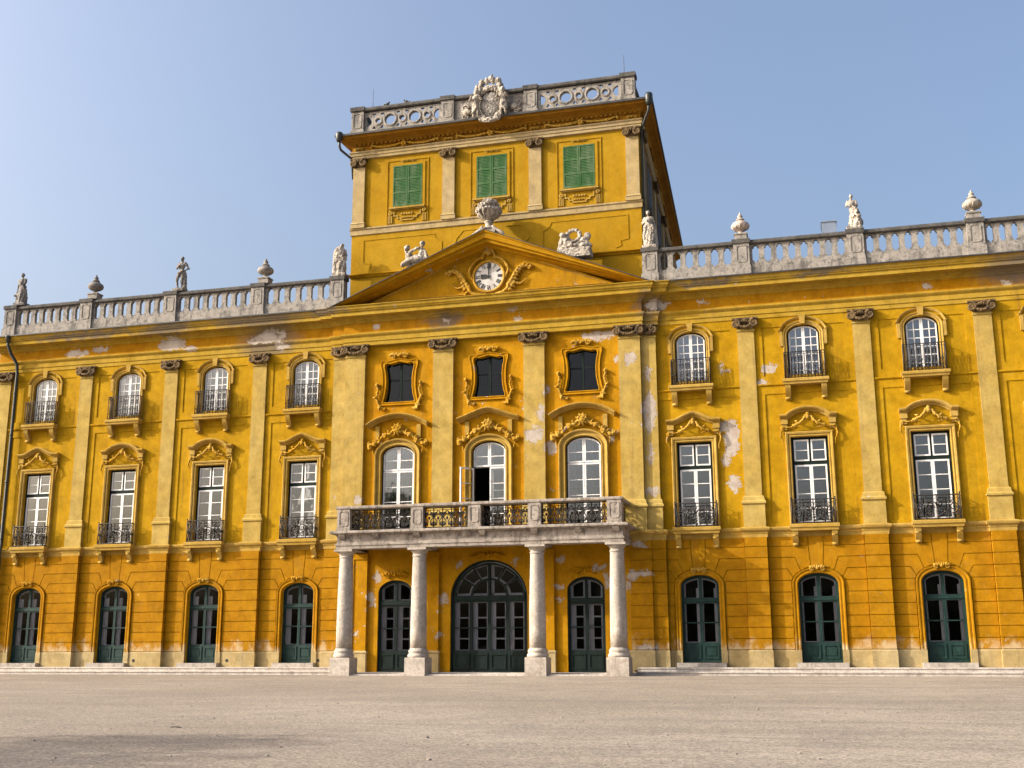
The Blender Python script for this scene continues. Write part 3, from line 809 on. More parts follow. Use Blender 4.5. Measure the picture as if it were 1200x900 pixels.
# ------------------------------------------------------------------ centre: dark curved attic windows
def make_dark():
    o = empty('curved_window', (0,0,0), palace); Y = YC
    inner = [(x*.94, 12.1+(z-12.1)*.955) for x, z in dkl]
    m = MB(); m.poly([(x*1.02, 12.1+(z-12.1)*1.015) for x, z in dkl], [inner], Y+.16, Y+.28)
    m.box(-.045,.045,Y+.15,Y+.23,11.22,12.92); m.box(-.60,.60,Y+.155,Y+.225,12.19,12.235)
    m.build('frame', M['dgreen'], o)
    m = MB(); m.poly(inner, [], Y+.19, Y+.20); m.build('pane', M['dglass'], o)
    m = MB(); m.poly([(x*1.0, z) for x, z in dkl], [], Y+.62, Y+.64); m.build('dark_backing', M['dark'], o)  # near-black sheet added behind the pane so the window reads dark
    outer = [(x*1.32+(.10 if x > 0 else -.10 if x < 0 else 0)*.3, 12.08+(z-12.08)*1.20) for x, z in dkl]
    m = MB(); m.poly(outer, [dkh], Y-.05, Y+.001)
    m.sweep(dkh[::-1], [(0,Y+.02),(0,Y-.06),(.03,Y-.075),(.05,Y-.055),(.06,Y+.02)], closed=True)
    m.sweep(outer[::-1], [(-.05,Y+.0),(-.05,Y-.075),(-.02,Y-.085),(0,Y-.06),(0,Y+.0)], closed=True)
    m.build('surround', M['front'], o)
    m = MB(); rnd = random.Random(4); crest(m, 0, 13.26, .85, .42, Y-.08, 4, 8)
    for s in (-1, 1):
        pts = curve3([(s*.98,Y-.06,11.95),(s*.93,Y-.10,11.7),(s*.99,Y-.08,11.4),(s*.90,Y-.08,11.15),(s*.80,Y-.06,10.95),(s*.62,Y-.05,10.93)], 5)
        m.tube(pts, [.05]*(len(pts)-6)+[.045,.04,.035,.03,.02,.01], 6); blobs(m, pts, .06, 3, .5, rnd)
        m.ell((s*.98,Y-.10,12.0), .085, 8, 6); leafy(m, (s*.97,11.42), (.2 if s > 0 else pi-.2), .22, .05, Y-.07); leafy(m, (s*.86,11.05), -pi/2, .25, .05, Y-.07)
        m.tube(spiral(s*.84,11.02,Y-.09,.12,1.2,s,0,12), .03, 5)
    sculpt(m, 'stucco_ornament', M['orn'], (0,0,0), .022, o, .055)
    return o
d = make_dark(); d.location = (-CB,0,0)
for x in (0, CB): copy_tree(d, palace, (x,0,0))

# ------------------------------------------------------------------ doors under the balcony
def make_side_door():
    o = empty('portico_side_door', (0,0,0), palace); Y = YC; g = M['dgreen']
    m = MB(); m.poly(arch_loop(.745,.11,3.25,3.755), [arch_loop(.695,.14,3.22,3.70)], Y+.06, Y+.2); m.box(-.66,.66,Y+.055,Y+.18,2.76,2.88); m.build('frame', g, o)
    for s in (-1, 1):
        a, b = sorted((s*.004, s*.692))
        m = MB(); leaf(m, a, b, .88, 2.755, .055, [1.82], .04, Y+.08, Y+.13); m.box(a, b, Y+.08, Y+.13, .14, .88)
        m.poly(rect(a+.06,b-.06,.22,.82), [rect(a+.11,b-.11,.28,.76)], Y+.055, Y+.08); m.build('leaf', g, o)
        m = MB(); leaf(m, a, b, 2.885, lambda x: arch_fn(.70,3.22,3.695)(x), .05, [], .04, Y+.08, Y+.13); m.build('fanlight', g, o)
    m = MB(); m.poly(arch_loop(.65,.9,3.22,3.66), [], Y+.104, Y+.112); m.build('pane', M['dglass'], o)
    m = MB()
    for s in (-1, 1):
        a, b = sorted((s*.02, s*.68)); leaf(m, a, b, .86, 2.78, .13, [1.40,2.22], .06, Y+.20, Y+.24); leaf(m, a, b, 2.86, lambda x: arch_fn(.70,3.24,3.72)(x), .13, [], .05, Y+.20, Y+.24); m.box(a+.12, a+.24, Y+.202, Y+.238, .9, 2.75)
    m.build('inner_casement', M['inner'], o)
    m = MB(); crest(m, 0, 3.98, 1.1, .42, Y-.05, 4, 6); m.build('stucco_ornament', M['front'], o)
    return o
sd = make_side_door(); sd.location = (-CB,0,0); copy_tree(sd, palace, (CB,0,0))
o = empty('portico_main_door', (0,0,0), palace); Y = YC; g = M['dgreen']
m = MB(); m.poly(arch_loop(1.59,.11,3.02,4.49,28), [arch_loop(1.52,.14,3.0,4.42,28)], Y+.06, Y+.22); m.box(-1.48,1.48,Y+.055,Y+.2,2.90,3.08); m.box(-.05,.05,Y+.05,Y+.2,3.08,4.38); m.build('frame', g, o)
for k in range(4):
    a = -1.51+.755*k+.003; b = a+.749
    m = MB(); leaf(m, a, b, .88, 2.895, .06, [1.82], .04, Y+.08, Y+.13); m.box(a, b, Y+.08, Y+.13, .14, .88)
    m.poly(rect(a+.06,b-.06,.22,.82), [rect(a+.12,b-.12,.28,.76)], Y+.055, Y+.08); m.build('leaf', g, o)
m = MB(); fo = arch_fn(1.48,3.0,4.38)
m.sweep([(1.48*cos(pi*i/28), fo(1.48*cos(pi*i/28))) for i in range(29)], [(0,Y+.08),(.07,Y+.08),(.07,Y+.13),(0,Y+.13)])
m.sweep([(.74*cos(pi*i/20), 3.08+.66*sin(pi*i/20)) for i in range(21)], [(-.035,Y+.08),(.035,Y+.08),(.035,Y+.13),(-.035,Y+.13)])
for a in (35, 62, 118, 145):
    t = radians(a); m.tube([(.74*cos(t), Y+.105, 3.08+.66*sin(t)), (1.45*cos(t), Y+.105, min(3.08+1.27*sin(t), 9))], .03, 5)
m.build('fanlight', g, o)
m = MB(); m.poly(arch_loop(1.46,.9,3.0,4.36,28), [], Y+.104, Y+.112); m.build('pane', M['dglass'], o)
m = MB()
for k in range(4):
    a = -1.51+.755*k; leaf(m, a+.0, a+.74, .86, 2.92, .12, [1.40,2.22], .06, Y+.20, Y+.24); m.box(a+.11, a+.25, Y+.202, Y+.238, .9, 2.9)
f2 = arch_fn(1.52,3.0,4.42)
m.sweep([(1.46*cos(pi*i/28), fo(1.46*cos(pi*i/28))-.02) for i in range(29)], [(-.09,Y+.20),(.09,Y+.20),(.09,Y+.24),(-.09,Y+.24)])
m.sweep([(.80*cos(pi*i/20), 3.08+.70*sin(pi*i/20)) for i in range(21)], [(-.07,Y+.20),(.07,Y+.20),(.07,Y+.24),(-.07,Y+.24)])
for a in (36, 63, 117, 144):
    t = radians(a); m.tube([(.74*cos(t), Y+.22, 3.08+.66*sin(t)), (1.40*cos(t), Y+.22, 3.08+1.22*sin(t))], .055, 5)
m.box(-1.4,1.4,Y+.203,Y+.237,3.06,3.18); m.box(.04,.18,Y+.203,Y+.237,3.1,4.32); m.box(-.12,-.02,Y+.203,Y+.237,3.1,4.32)
m.build('inner_casement', M['inner'], o)
m = MB(); crest(m, 0, 4.66, 1.2, .42, Y-.05, 5, 9); m.build('stucco_ornament', M['front'], o)

# ------------------------------------------------------------------ balcony on four columns
YB = -1.72
for i, x in enumerate((-5.5, -2.39, 2.39, 5.5)):
    m = MB(); m.lathe([(.315,1.02),(.318,1.6),(.312,2.4),(.298,3.3),(.275,4.1),(.262,4.52),(.262,4.56)], (0,0,0), 32)
    if i == 0:
        col = o = m.build('portico_column', M['column'], palace, (x, YB, 0))
        m = MB(); m.box(-.415,.415,-.415,.415,-.4,.62); m.sweep([(-.415,-.415),(.415,-.415),(.415,.415),(-.415,.415)], [(0,.62),(-.01,.68),(-.2,.68),(-.2,.62)], plan=True, side=-1, closed=True); m.build('plinth', M['column'], o)
        m = MB(); m.lathe([(.40,.68),(.415,.73),(.41,.79),(.37,.82),(.355,.86),(.385,.90),(.38,.95),(.34,.97),(.325,1.03)], (0,0,0), 32); m.build('base', M['column'], o)
        m = MB(); m.lathe([(.262,4.55),(.29,4.57),(.29,4.60),(.268,4.61),(.268,4.68),(.30,4.72),(.35,4.79),(.36,4.81)], (0,0,0), 32); m.box(-.385,.385,-.385,.385,4.81,4.90); m.build('capital', M['column'], o)
    else: copy_tree(col, palace, (x, YB, 0))
for i, x in enumerate((-5.5, -2.39, 2.39, 5.5)):
    m = MB(); m.box(-.32,.32,YC-.13,YC,.1,4.62); m.box(-.36,.36,YC-.17,YC,4.62,4.70); m.box(-.34,.34,YC-.15,YC,4.70,4.86)
    if i == 0:
        wpil = m.build('wall_pilaster', M['front'], palace, (x,0,0))
        m = MB(); m.box(-.36,.36,YC-.18,YC,.1,.82); plan_block(m, .34, .15, [(.02,.82),(.05,.85),(.05,.90),(0,.94),(-.1,.94),(-.1,.82)], YC); m.build('plinth', M['plinth'], wpil)
    else: copy_tree(wpil, palace, (x,0,0))
bal = MB()
plan3 = [(-5.80, YC+.1), (-5.80, -2.04), (5.80, -2.04), (5.80, YC+.1)]
bal.sweep(plan3, [(0,5.44),(.06,5.46),(.20,5.50),(.24,5.52),(.24,5.58),(.20,5.62),(-.4,5.63),(-.4,5.44)], plan=True, side=-1)
bal.box(-5.6,5.6,-1.9,YC-.02,5.46,5.625)
balcony = bal.build('balcony', M['balc'], palace)
m = MB(); m.sweep(plan3, [(-.02,4.90),(.02,4.91),(.02,5.02),(.05,5.04),(.05,5.10),(0,5.14),(0,5.40),(.04,5.44),(-.55,5.44),(-.55,4.90)], plan=True, side=-1); m.build('beam', M['balc'], balcony)
for x in (-5.5,-2.39,2.39,5.5):
    m = MB(); m.box(x-.25,x+.25,YB+.34,YC-.02,4.92,5.43); m.build('cross_beam', M['balc'], balcony)
for x in (-5.55,-4.1,-2.39,-.30,.30,2.39,4.1,5.55):
    m = MB(); yz_prism(m, [(-2.06,5.28),(-2.12,5.31),(-2.20,5.42),(-2.22,5.50),(-2.0,5.50),(-2.0,5.28)], x-.13, x+.13); m.build('corbel', M['balc'], balcony)
def rounded_frame(mb, hw, z0, z1, y, c=.08):
    l = []
    for cx, cz, a0 in ((hw-c,z1-c,0),(-hw+c,z1-c,90),(-hw+c,z0+c,180),(hw-c,z0+c,270)):
        l += [(cx+c*cos(radians(a0+t)), cz+c*sin(radians(a0+t))) for t in (0,30,60,90)]
    mb.sweep(l, [(-.02,y+.01),(-.02,y-.02),(.02,y-.02),(.02,y+.01)], closed=True)
px = (-5.5,-2.39,-.02,2.39,5.5)
for i, x in enumerate(px):
    hw = .275 if i in (0, 4) else .25
    m = MB(); m.box(x-hw,x+hw,-2.14,-1.66,5.62,6.48); m.box(x-hw-.02,x+hw+.02,-2.17,-1.64,5.62,5.72); rounded_frame(m, hw-.09, 5.82, 6.40, -2.14)
    m.v = m.v[:-64] + [(p[0]+x, p[1], p[2]) for p in m.v[-64:]]
    m.build('pier', M['balc'], balcony)
m = MB(); m.sweep([(-5.58,YC-.02),(-5.58,-1.92),(5.58,-1.92),(5.58,YC-.02)], [(-.17,6.48),(.22,6.48),(.25,6.51),(.25,6.57),(.22,6.61),(-.17,6.61)], plan=True, side=-1); m.build('handrail', M['balc'], balcony)
def panel(x0, x1, seed):
    m = MB(); y = -1.90; r = .020; z0, z1 = 5.68, 6.44; n = max(3, round((x1-x0)/.34)); w_ = (x1-x0)/n
    for z, q in ((z0,.018),(z1,.018),(z1-.08,.010)): m.tube([(x0,y,z),(x1,y,z)], q, 4, smooth=False)
    for k in range(n+1): m.tube([(x0+k*w_,y,z0),(x0+k*w_,y,z1)], r*1.1, 4)
    for k in range(n):
        c = x0+(k+.5)*w_
        for s in (-1,1):
            m.tube(curve3([(c+s*w_*.45,y,z0+.05),(c+s*w_*.12,y,z0+.22),(c+s*w_*.42,y,z0+.42),(c+s*w_*.05,y,z1-.1)],5), r, 4)
            m.tube(spiral(c+s*w_*.24,z0+.52,y,.09,1.4,s,-pi/2,12), r, 4); m.tube(spiral(c+s*w_*.26,z0+.14,y,.08,1.4,-s,pi/2,12), r, 4)
        m.ell((c,y,z0+.36),(.05,.02,.07),6,4)
    return m
for a, b in zip(px, px[1:]): panel(a+.26, b-.26, 1).build('iron_panel', M['iron'], balcony)
for s in (-1, 1):
    m = panel(.2, 1.40, 1); m.v = [(s*5.58+(p[1]+1.90), -1.70+p[0]-.1, p[2]) for p in m.v]; m.build('iron_panel', M['iron'], balcony)

# ------------------------------------------------------------------ pediment and clock
PW, PZ, PA = 6.80, 15.46, 18.28       # half width, springing and apex of the raking cornice (top edge)
ped = MB(); m = ped
m.poly([(-6.3,15.3),(6.3,15.3),(0,17.95)], [], -.20, .2)
pediment = ped.build('pediment', M['ped'], palace)
m = MB()
rake = [(-PW-.12,PZ-.05),(0,PA),(PW+.12,PZ-.05)]
ang = atan2(PA-PZ, PW)
rp = [(-.62,-.10),(-.62,-.24),(-.56,-.26),(-.54,-.36),(-.44,-.46),(-.42,-.74),(-.30,-.76),(-.29,-.86),(-.08,-.89),(-.06,-.94),(0,-.96),(0,.25),(-.62,.25)]
m.sweep(rake, rp)
m.v = [(max(-PW-.14, min(PW+.14, p[0])), p[1], max(p[2], 15.43)) for p in m.v]
m.build('raking_cornice', M['ped'], pediment)
m = MB(); m.sweep(rake, [(0,-.98),(.03,-.98),(.03,.24),(0,.24)]); m.v = [(p[0], p[1], p[2]+.002) for p in m.v]; m.build('flashing', M['gutter'], pediment)
m = MB(); m.sweep([(-5.0,15.72),(5.0,15.72),(0,17.80),(-5.0,15.72)][:3], [(0,-.19),(0,-.235),(-.05,-.25),(-.10,-.235),(-.10,-.19)], closed=True); m.build('tympanum_moulding', M['trim'], pediment)
clk = MB()
CX, CZ = 0.02, 16.42
def disc(mb, r, y0, y1, cx=CX, cz=CZ, seg=40): mb.poly([(cx+r*cos(2*pi*k/seg), cz+r*sin(2*pi*k/seg)) for k in range(seg)], [], y0, y1)
disc(clk, .655, -.26, -.19); clock = clk.build('clock', M['dial'], pediment)
m = MB(); m.sweep([(CX+.665*cos(-2*pi*k/40), CZ+.665*sin(-2*pi*k/40)) for k in range(40)], [(-.05,-.18),(-.05,-.28),(-.01,-.31),(.03,-.32),(.07,-.28),(.08,-.18)], closed=True, smooth=True); m.build('clock_rim', M['orn'], clock)
m = MB()
NUM = ['XII','I','II','III','IIII','V','VI','VII','VIII','IX','X','XI']
for k, t in enumerate(NUM):
    a = pi/2-2*pi*k/12
    def bar(p, q, wd):
        # p, q in numeral space (u across, v outwards)
        r0 = .40
        def tr(u, v): return (CX+cos(a)*(r0+v)+sin(a)*u, CZ+sin(a)*(r0+v)-cos(a)*u)
        A, B = tr(*p), tr(*q); dx, dz = B[0]-A[0], B[1]-A[1]; L = sqrt(dx*dx+dz*dz); nx, nz = -dz/L*wd/2, dx/L*wd/2
        m.poly([(A[0]-nx,A[1]-nz),(B[0]-nx,B[1]-nz),(B[0]+nx,B[1]+nz),(A[0]+nx,A[1]+nz)][::1], [], -.268, -.261)
    wds = {'I': .042, 'V': .10, 'X': .11}; tot = sum(wds[c] for c in t); u = -tot/2
    for c in t:
        wd = wds[c]; mid_ = u+wd/2
        if c == 'I': bar((mid_,-.01),(mid_,.19),.034)
        if c == 'V': bar((mid_,0),(mid_-.04,.20),.030); bar((mid_,0),(mid_+.04,.20),.014)
        if c == 'X': bar((mid_+.045,0),(mid_-.045,.20),.030); bar((mid_-.045,0),(mid_+.045,.20),.014)
        u += wd
m.build('numerals', M['black'], clock)
m = MB(); m.poly([(CX-.025,CZ-.12),(CX+.025,CZ-.12),(CX+.022,CZ+.30),(CX+.075,CZ+.38),(CX+.02,CZ+.50),(CX+.0,CZ+.66),(CX-.02,CZ+.50),(CX-.075,CZ+.38),(CX-.022,CZ+.30)], [], -.30, -.29); m.build('hand', M['black'], clock)
m = MB(); m.poly([(CX+.06,CZ-.035),(CX+.06,CZ+.035),(CX-.10,CZ+.06),(CX-.10,CZ+.095),(CX-.36,CZ+.10),(CX-.36,CZ-.10),(CX-.10,CZ-.095),(CX-.10,CZ-.06)][::-1], [], -.285, -.275); m.build('hand', M['black'], clock)
m = MB(); rnd = random.Random(21); y = -.24
for k in range(-4, 5): leafy(m, (CX+k*.03, CZ+.98), pi/2+k*.33, .34, .07, y)
m.tube(curve3([(CX-.28,y,CZ+.78),(CX-.22,y-.05,CZ+1.0),(CX-.10,y-.06,CZ+1.22),(CX+.12,y-.06,CZ+1.22),(CX+.24,y-.05,CZ+1.0),(CX+.28,y,CZ+.78)],6), .055, 6)
m.ell((CX,y-.06,CZ+1.05),(.11,.07,.14),8,5)
for s in (-1, 1):
    p1 = curve3([(CX+s*.30,y,CZ-.82),(CX+s*.72,y-.06,CZ-.70),(CX+s*.98,y-.08,CZ-.30),(CX+s*1.15,y-.06,CZ+.10),(CX+s*1.45,y-.04,CZ+.32),(CX+s*1.9,y,CZ+.20)],6)
    m.tube(p1, [.095-.07*i/(len(p1)-1) for i in range(len(p1))], 6)
    p2 = curve3([(CX+s*.80,y-.04,CZ-.55),(CX+s*1.12,y-.06,CZ-.40),(CX+s*1.4,y-.05,CZ-.42),(CX+s*1.7,y,CZ-.18)],5); m.tube(p2, [.09-.07*i/(len(p2)-1) for i in range(len(p2))], 6)
    for k, i in enumerate(range(8, len(p1)-1, 2)):
        leafy(m, (p1[i][0], p1[i][2]), (pi/2-s*(.2+.12*k)), .36-.014*k, .085, y); leafy(m, (p1[i][0], p1[i][2]), (0 if s > 0 else pi)-s*(.5-.06*k), .34-.012*k, .075, y)
    m.tube(spiral(CX+s*1.80,CZ+.30,y-.03,.14,1.4,-s,-pi/2,14), .035, 5)
    p3 = curve3([(CX+s*.72,y,CZ-.1),(CX+s*.86,y-.06,CZ+.28),(CX+s*.62,y-.05,CZ+.68),(CX+s*.30,y,CZ+.88)],6); m.tube(p3, .06, 6)
    m.tube(curve3([(CX,y-.05,CZ-.84),(CX+s*.2,y-.06,CZ-.80),(CX+s*.36,y,CZ-.96)],5), .05, 5)
sculpt(m, 'stucco_ornament', M['orn'], (0,0,0), .022, pediment, .055)

# ------------------------------------------------------------------ tower
TY, TX, TD = .24, 6.53, 20.
TAP = 1.05
def frustum(m, x, y0, y1, z0, z1):
    xb = x-TAP*(y1-TY)/TD; xf = x-TAP*(y0-TY)/TD
    return m.add([(-xf,y0,z0),(xf,y0,z0),(xb,y1,z0),(-xb,y1,z0),(-xf,y0,z1),(xf,y0,z1),(xb,y1,z1),(-xb,y1,z1)], [(0,3,2,1),(4,5,6,7),(0,1,5,4),(1,2,6,5),(2,3,7,6),(3,0,4,7)])
m = MB(); m.box(-TX,TX,TY,TY+.3,15.2,23.4); m.build('tower_wall', M['tower'], palace)
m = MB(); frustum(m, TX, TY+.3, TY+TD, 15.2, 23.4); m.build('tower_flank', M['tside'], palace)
tplan = [(-TX+TAP,TY+TD),(-TX,TY),(TX,TY),(TX-TAP,TY+TD)]
course('tower_string_course', [(0,19.02),(.05,19.05),(.05,19.26),(.09,19.30),(.09,19.36),(-.1,19.38),(-.1,19.02)], M['tpil'], tplan)
for s in (-1, 1):
    m = MB(); a, b = (-TX-.02, -3.9) if s < 0 else (3.9, TX+.02)
    m.sweep([(a,17.06),(b,17.06)], [(-.02,TY+.02),(-.02,TY-.06),(.04,TY-.10),(.08,TY-.17),(.12,TY-.17),(.13,TY+.02)]); m.build('tower_ledge', M['ped'], palace)
    mid_ = [(2.28,17.55),(2.28,18.40),(2.36,18.44),(2.48,18.50),(2.58,18.62),(2.64,18.78),(5.95,18.78),(5.95,17.72),(5.6,17.66),(5.64,17.45),(5.4,17.36)]
    m = MB(); m.sweep([(s*x, z) for x, z in mid_], [(-.02,TY+.01),(-.02,TY-.02),(.02,TY-.02),(.02,TY+.01)]); m.build('tower_panel_moulding', M['tower'], palace)
    m = MB(); m.sweep([(s*1.45,17.95),(s*1.68,18.22),(s*1.60,18.45),(s*1.30,18.80),(s*.6,18.80)], [(-.02,TY+.01),(-.02,TY-.02),(.02,TY-.02),(.02,TY+.01)]); m.build('tower_panel_moulding', M['tower'], palace)
def make_tpil():
    m = MB(); m.box(-.28,.28,TY-.10,TY,19.62,22.27)
    o = m.build('tower_pilaster', M['tpil'], palace)
    m = MB(); m.box(-.33,.33,TY-.14,TY,19.36,19.55); plan_block(m,.28,.10,[(.06,19.55),(.03,19.60),(0,19.63),(-.1,19.63),(-.1,19.55)],TY); m.build('base', M['tpil'], o)
    c = capital(.36,.10,22.25,22.66,M['cap'],TY,garland=False); c.parent = o
    return o
tp = make_tpil(); tp.location = (-6.22,0,0)
for x in (-1.97,1.97,6.22): copy_tree(tp, palace, (x,0,0))
# flank pilasters and blind shuttered windows
for i in range(4):
    yy = .8+4.6*i+1.2*(i > 0); c = copy_tree(tp, palace); c.rotation_euler = (0,0,pi/2+TAP/TD); c.location = (TX+TY-TAP*(yy-TY)/TD+.01, yy, 0)
def make_twin():
    o = empty('shuttered_window', (0,0,0), palace)
    m = MB(); m.poly(rect(-.82,.82,20.14,22.27), [rect(-.69,.69,20.22,22.16)], TY-.04, TY+.001)
    m.sweep([(-.95,19.42),(-.95,22.40),(.95,22.40),(.95,19.42)], [(0,TY+.01),(0,TY-.03),(.03,TY-.03),(.03,TY+.01)]); m.build('surround', M['tower'], o)
    for s in (-1, 1):
        a, b = sorted((s*.008, s*.685)); m = MB()
        leaf(m, a, b, 20.225, 22.155, .06, [20.86,21.51], .07, TY-.05, TY-.012)
        for z0, z1 in ((20.29,20.82),(20.90,21.47),(21.55,22.09)):
            n = 8
            for k in range(n):
                z = z0+(z1-z0)*(k+.5)/n
                yz_prism(m, [(TY-.045,z-.032),(TY-.04,z-.036),(TY-.016,z+.030),(TY-.021,z+.034)], a+.055, b-.055)
        m.box(a+.03, b-.03, TY-.008, TY-.004, 20.26, 22.12)
        m.build('shutter', M['shut'], o)
    m = MB(); m.box(-.84,.84,TY-.14,TY,20.10,20.17); m.box(-.80,.80,TY-.09,TY,20.05,20.10); m.build('sill', M['trim'], o)
    m = MB(); y = TY-.05
    for s in (-1, 1):
        m.tube(spiral(s*.80,19.92,y,.10,1.3,s,0,14), .03, 5)
        for q in (-.08,0,.08): m.box(s*.80+q-.02,s*.80+q+.02,y,TY,19.45,19.80)
        m.sweep([(s*.62,19.98),(s*.62,19.78),(s*.48,19.78),(s*.44,19.66),(s*.30,19.66),(s*.28,19.56),(0,19.56)], [(-.025,TY+.01),(-.025,y),(.025,y),(.025,TY+.01)])
    for k in range(5): m.box(-.30+.12*k,-.22+.12*k,y,TY,19.82,19.90); m.box(-.22+.1*k,-.16+.1*k,y,TY,19.66,19.72)
    crest(m, 0, 22.36, .75, .20, TY-.03, 3, 5)
    m.build('stucco_ornament', M['trim'], o)
    return o
tw_ = make_twin(); tw_.location = (-3.90,0,0)
for x in (0,3.90): copy_tree(tw_, palace, (x,0,0))
for y in (4.2, 9.2, 14.2):
    c = copy_tree(tw_, palace); c.rotation_euler = (0,0,pi/2+TAP/TD); c.location = (TX+TY-TAP*(y-TY)/TD+.01, y, 0)
    for ch in c.children:
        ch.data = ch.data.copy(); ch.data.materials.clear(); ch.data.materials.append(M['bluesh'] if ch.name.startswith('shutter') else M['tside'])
course('tower_architrave', [(0,22.66),(.10,22.68),(.10,22.80),(.13,22.82),(.13,22.93),(.17,22.97),(.17,23.02),(-.1,23.03),(-.1,22.66)], M['tpil'], tplan)
tc = [(.06,23.03),(.07,23.28),(.10,23.30),(.10,23.36),(.14,23.37),(.24,23.46),(.42,23.52),(.54,23.54),(.54,23.60),(.60,23.66),(.60,23.70),(-.1,23.72),(-.1,23.03)]
course('tower_cornice', tc, M['towerc'], tplan)
course('tower_gutter', [(.605,23.64),(.66,23.64),(.66,23.73),(.3,23.74),(.3,23.725),(.605,23.72)], M['gutter'], tplan)
m = MB(); frustum(m, TX-.3, TY+.3, TY+TD, 23.6, 23.8); m.build('tower_roof', M['gutter'], palace)
m = MB()
for k in range(62): m.box(-6.45+.2098*k,-6.45+.2098*k+.11,TY-.19,TY-.09,23.29,23.37)
for k in range(90): q = TAP*.21*k/TD; m.box(TX+.09-q,TX+.19-q,TY+.1+.21*k,TY+.21+.21*k,23.29,23.37)
m.build('dentil_band', M['towerc'], palace)
m = MB(); rnd = random.Random(9)
for cx in (-4.05,0,4.05):
    y = TY-.13
    for k in range(6): leafy(m, (cx,23.17), k*pi/3+.3, .17, .05, y)
    m.tube(spiral(cx,23.13,y-.02,.14,1.3,1,pi/2,14), .03, 5)
    for s in (-1,1):
        p = curve3([(cx+s*.12,y,23.22),(cx+s*.6,y-.02,23.12),(cx+s*1.1,y-.02,23.12),(cx+s*1.55,y,23.24)],6); m.tube(p,.045,6); blobs(m,p,.06,2,rnd=rnd)
        m.ell((cx+s*1.58,y-.01,23.2),(.06,.05,.10),6,5)
for x in (-6.25,-1.97,1.97,6.25): crest(m, x, 23.16, .5, .24, TY-.09, 3, 3)
for yy in range(5):
    y0 = 2+3.6*yy; q = TX-TAP*y0/TD; p = curve3([(q+.14,y0-1.4,23.22),(q+.15,y0-.6,23.12),(q+.15,y0,23.2),(q+.15,y0+.6,23.12),(q+.10,y0+1.4,23.22)],6); m.tube(p,.045,6); blobs(m,p,.06,2,rnd=rnd)
m.build('swag_frieze', M['orn'], palace)

# pierced parapet of the tower
tb = empty('tower_parapet', (0,0,0), palace); YT = -.16
def circ(cx, cz, r, n=20): return [(cx+r*cos(2*pi*k/n), cz+r*sin(2*pi*k/n)) for k in range(n)]
def pierced(s):
    m = MB(); x0, x1 = 2.20, 5.88; zc = 24.26; holes = []
    big = [x0+.27+.04, 3.46, 4.63, x1-.27-.06]; big = [2.30,3.46,4.62,5.78]
    for i, c in enumerate(big):
        if i in (0,3):
            sg = 1 if i == 0 else -1; h = [(c+sg*.02+sg*.24*cos(a), zc+.24*sin(a)) for a in [-pi/2+pi*k/10 for k in range(11)]]
            holes.append(h if sg > 0 else h)
        else: holes.append(circ(c, zc, .245))
    for c in (2.88,4.04,5.20):
        holes.append(circ(c, zc, .115, 12))
        for dx, dz in ((-.20,.29),(.20,.29),(-.20,-.29),(.20,-.29)):
            q = 1 if dz > 0 else -1
            holes.append([(c+dx-.10, zc+dz+q*.06), (c+dx, zc+dz-q*.08), (c+dx+.10, zc+dz+q*.06), (c+dx, zc+dz+q*.085)])
    m.poly(rect(x0,x1,zc-.46,zc+.46), holes, YT-.07, YT+.07)
    for c in big[1:3]: m.sweep(circ(c, zc, .25, 24)[::-1], [(0,YT-.06),(0,YT-.10),(.03,YT-.115),(.08,YT-.10),(.09,YT-.06)], closed=True)
    for c in (2.88,4.04,5.20): m.sweep(circ(c, zc, .12, 16)[::-1], [(0,YT-.06),(0,YT-.10),(.04,YT-.11),(.09,YT-.095),(.10,YT-.06)], closed=True)
    if s < 0: m.v = [(-p[0], p[1], p[2]) for p in m.v]
    return m.build('pierced_panel', M['bal'], tb)
pierced(-1); pierced(1)
m = MB(); m.box(-1.6,1.6,YT-.05,YT+.09,23.8,24.74); m.build('solid_panel', M['bal'], tb)
for x in (-6.18,-1.90,1.90,6.18):
    m = MB(); m.box(x-.29,x+.29,YT-.16,YT+.30,23.72,24.78); m.box(x-.33,x+.33,YT-.20,YT+.3,23.70,23.86)
    n0 = len(m.v); rounded_frame(m, .19, 23.98, 24.66, YT-.16); m.v[n0:] = [(p[0]+x,p[1],p[2]) for p in m.v[n0:]]
    m.build('pier', M['bal'], tb)
m = MB(); m.sweep([(-6.40,YT+.2),(6.40,YT+.2)], [(23.70-23.70,0)], ) if False else None
m = MB(); m.box(-6.45,6.45,YT-.12,YT+.14,23.70,23.81); m.build('base_course', M['bal'], tb)
m = MB(); m.sweep([(-6.0,6.18),(-6.18,6.18)][:0] or [(-6.18,8.0),(-6.18,YT),(6.18,YT),(6.18,8.0)], [(-.14,24.76),(.16,24.76),(.19,24.80),(.19,24.88),(.14,24.95),(-.14,24.95)], plan=True, side=-1)
for x in (-6.18,-1.90,1.90,6.18): m.box(x-.34,x+.34,YT-.22,YT+.3,24.80,24.99)
m.build('handrail', M['rail'], tb)
m = MB()
for s in (-1,1): m.box(s*6.18-.1,s*6.18+.1,YT+.3,8,23.75,24.76)
m.build('solid_panel', M['bal'], tb)

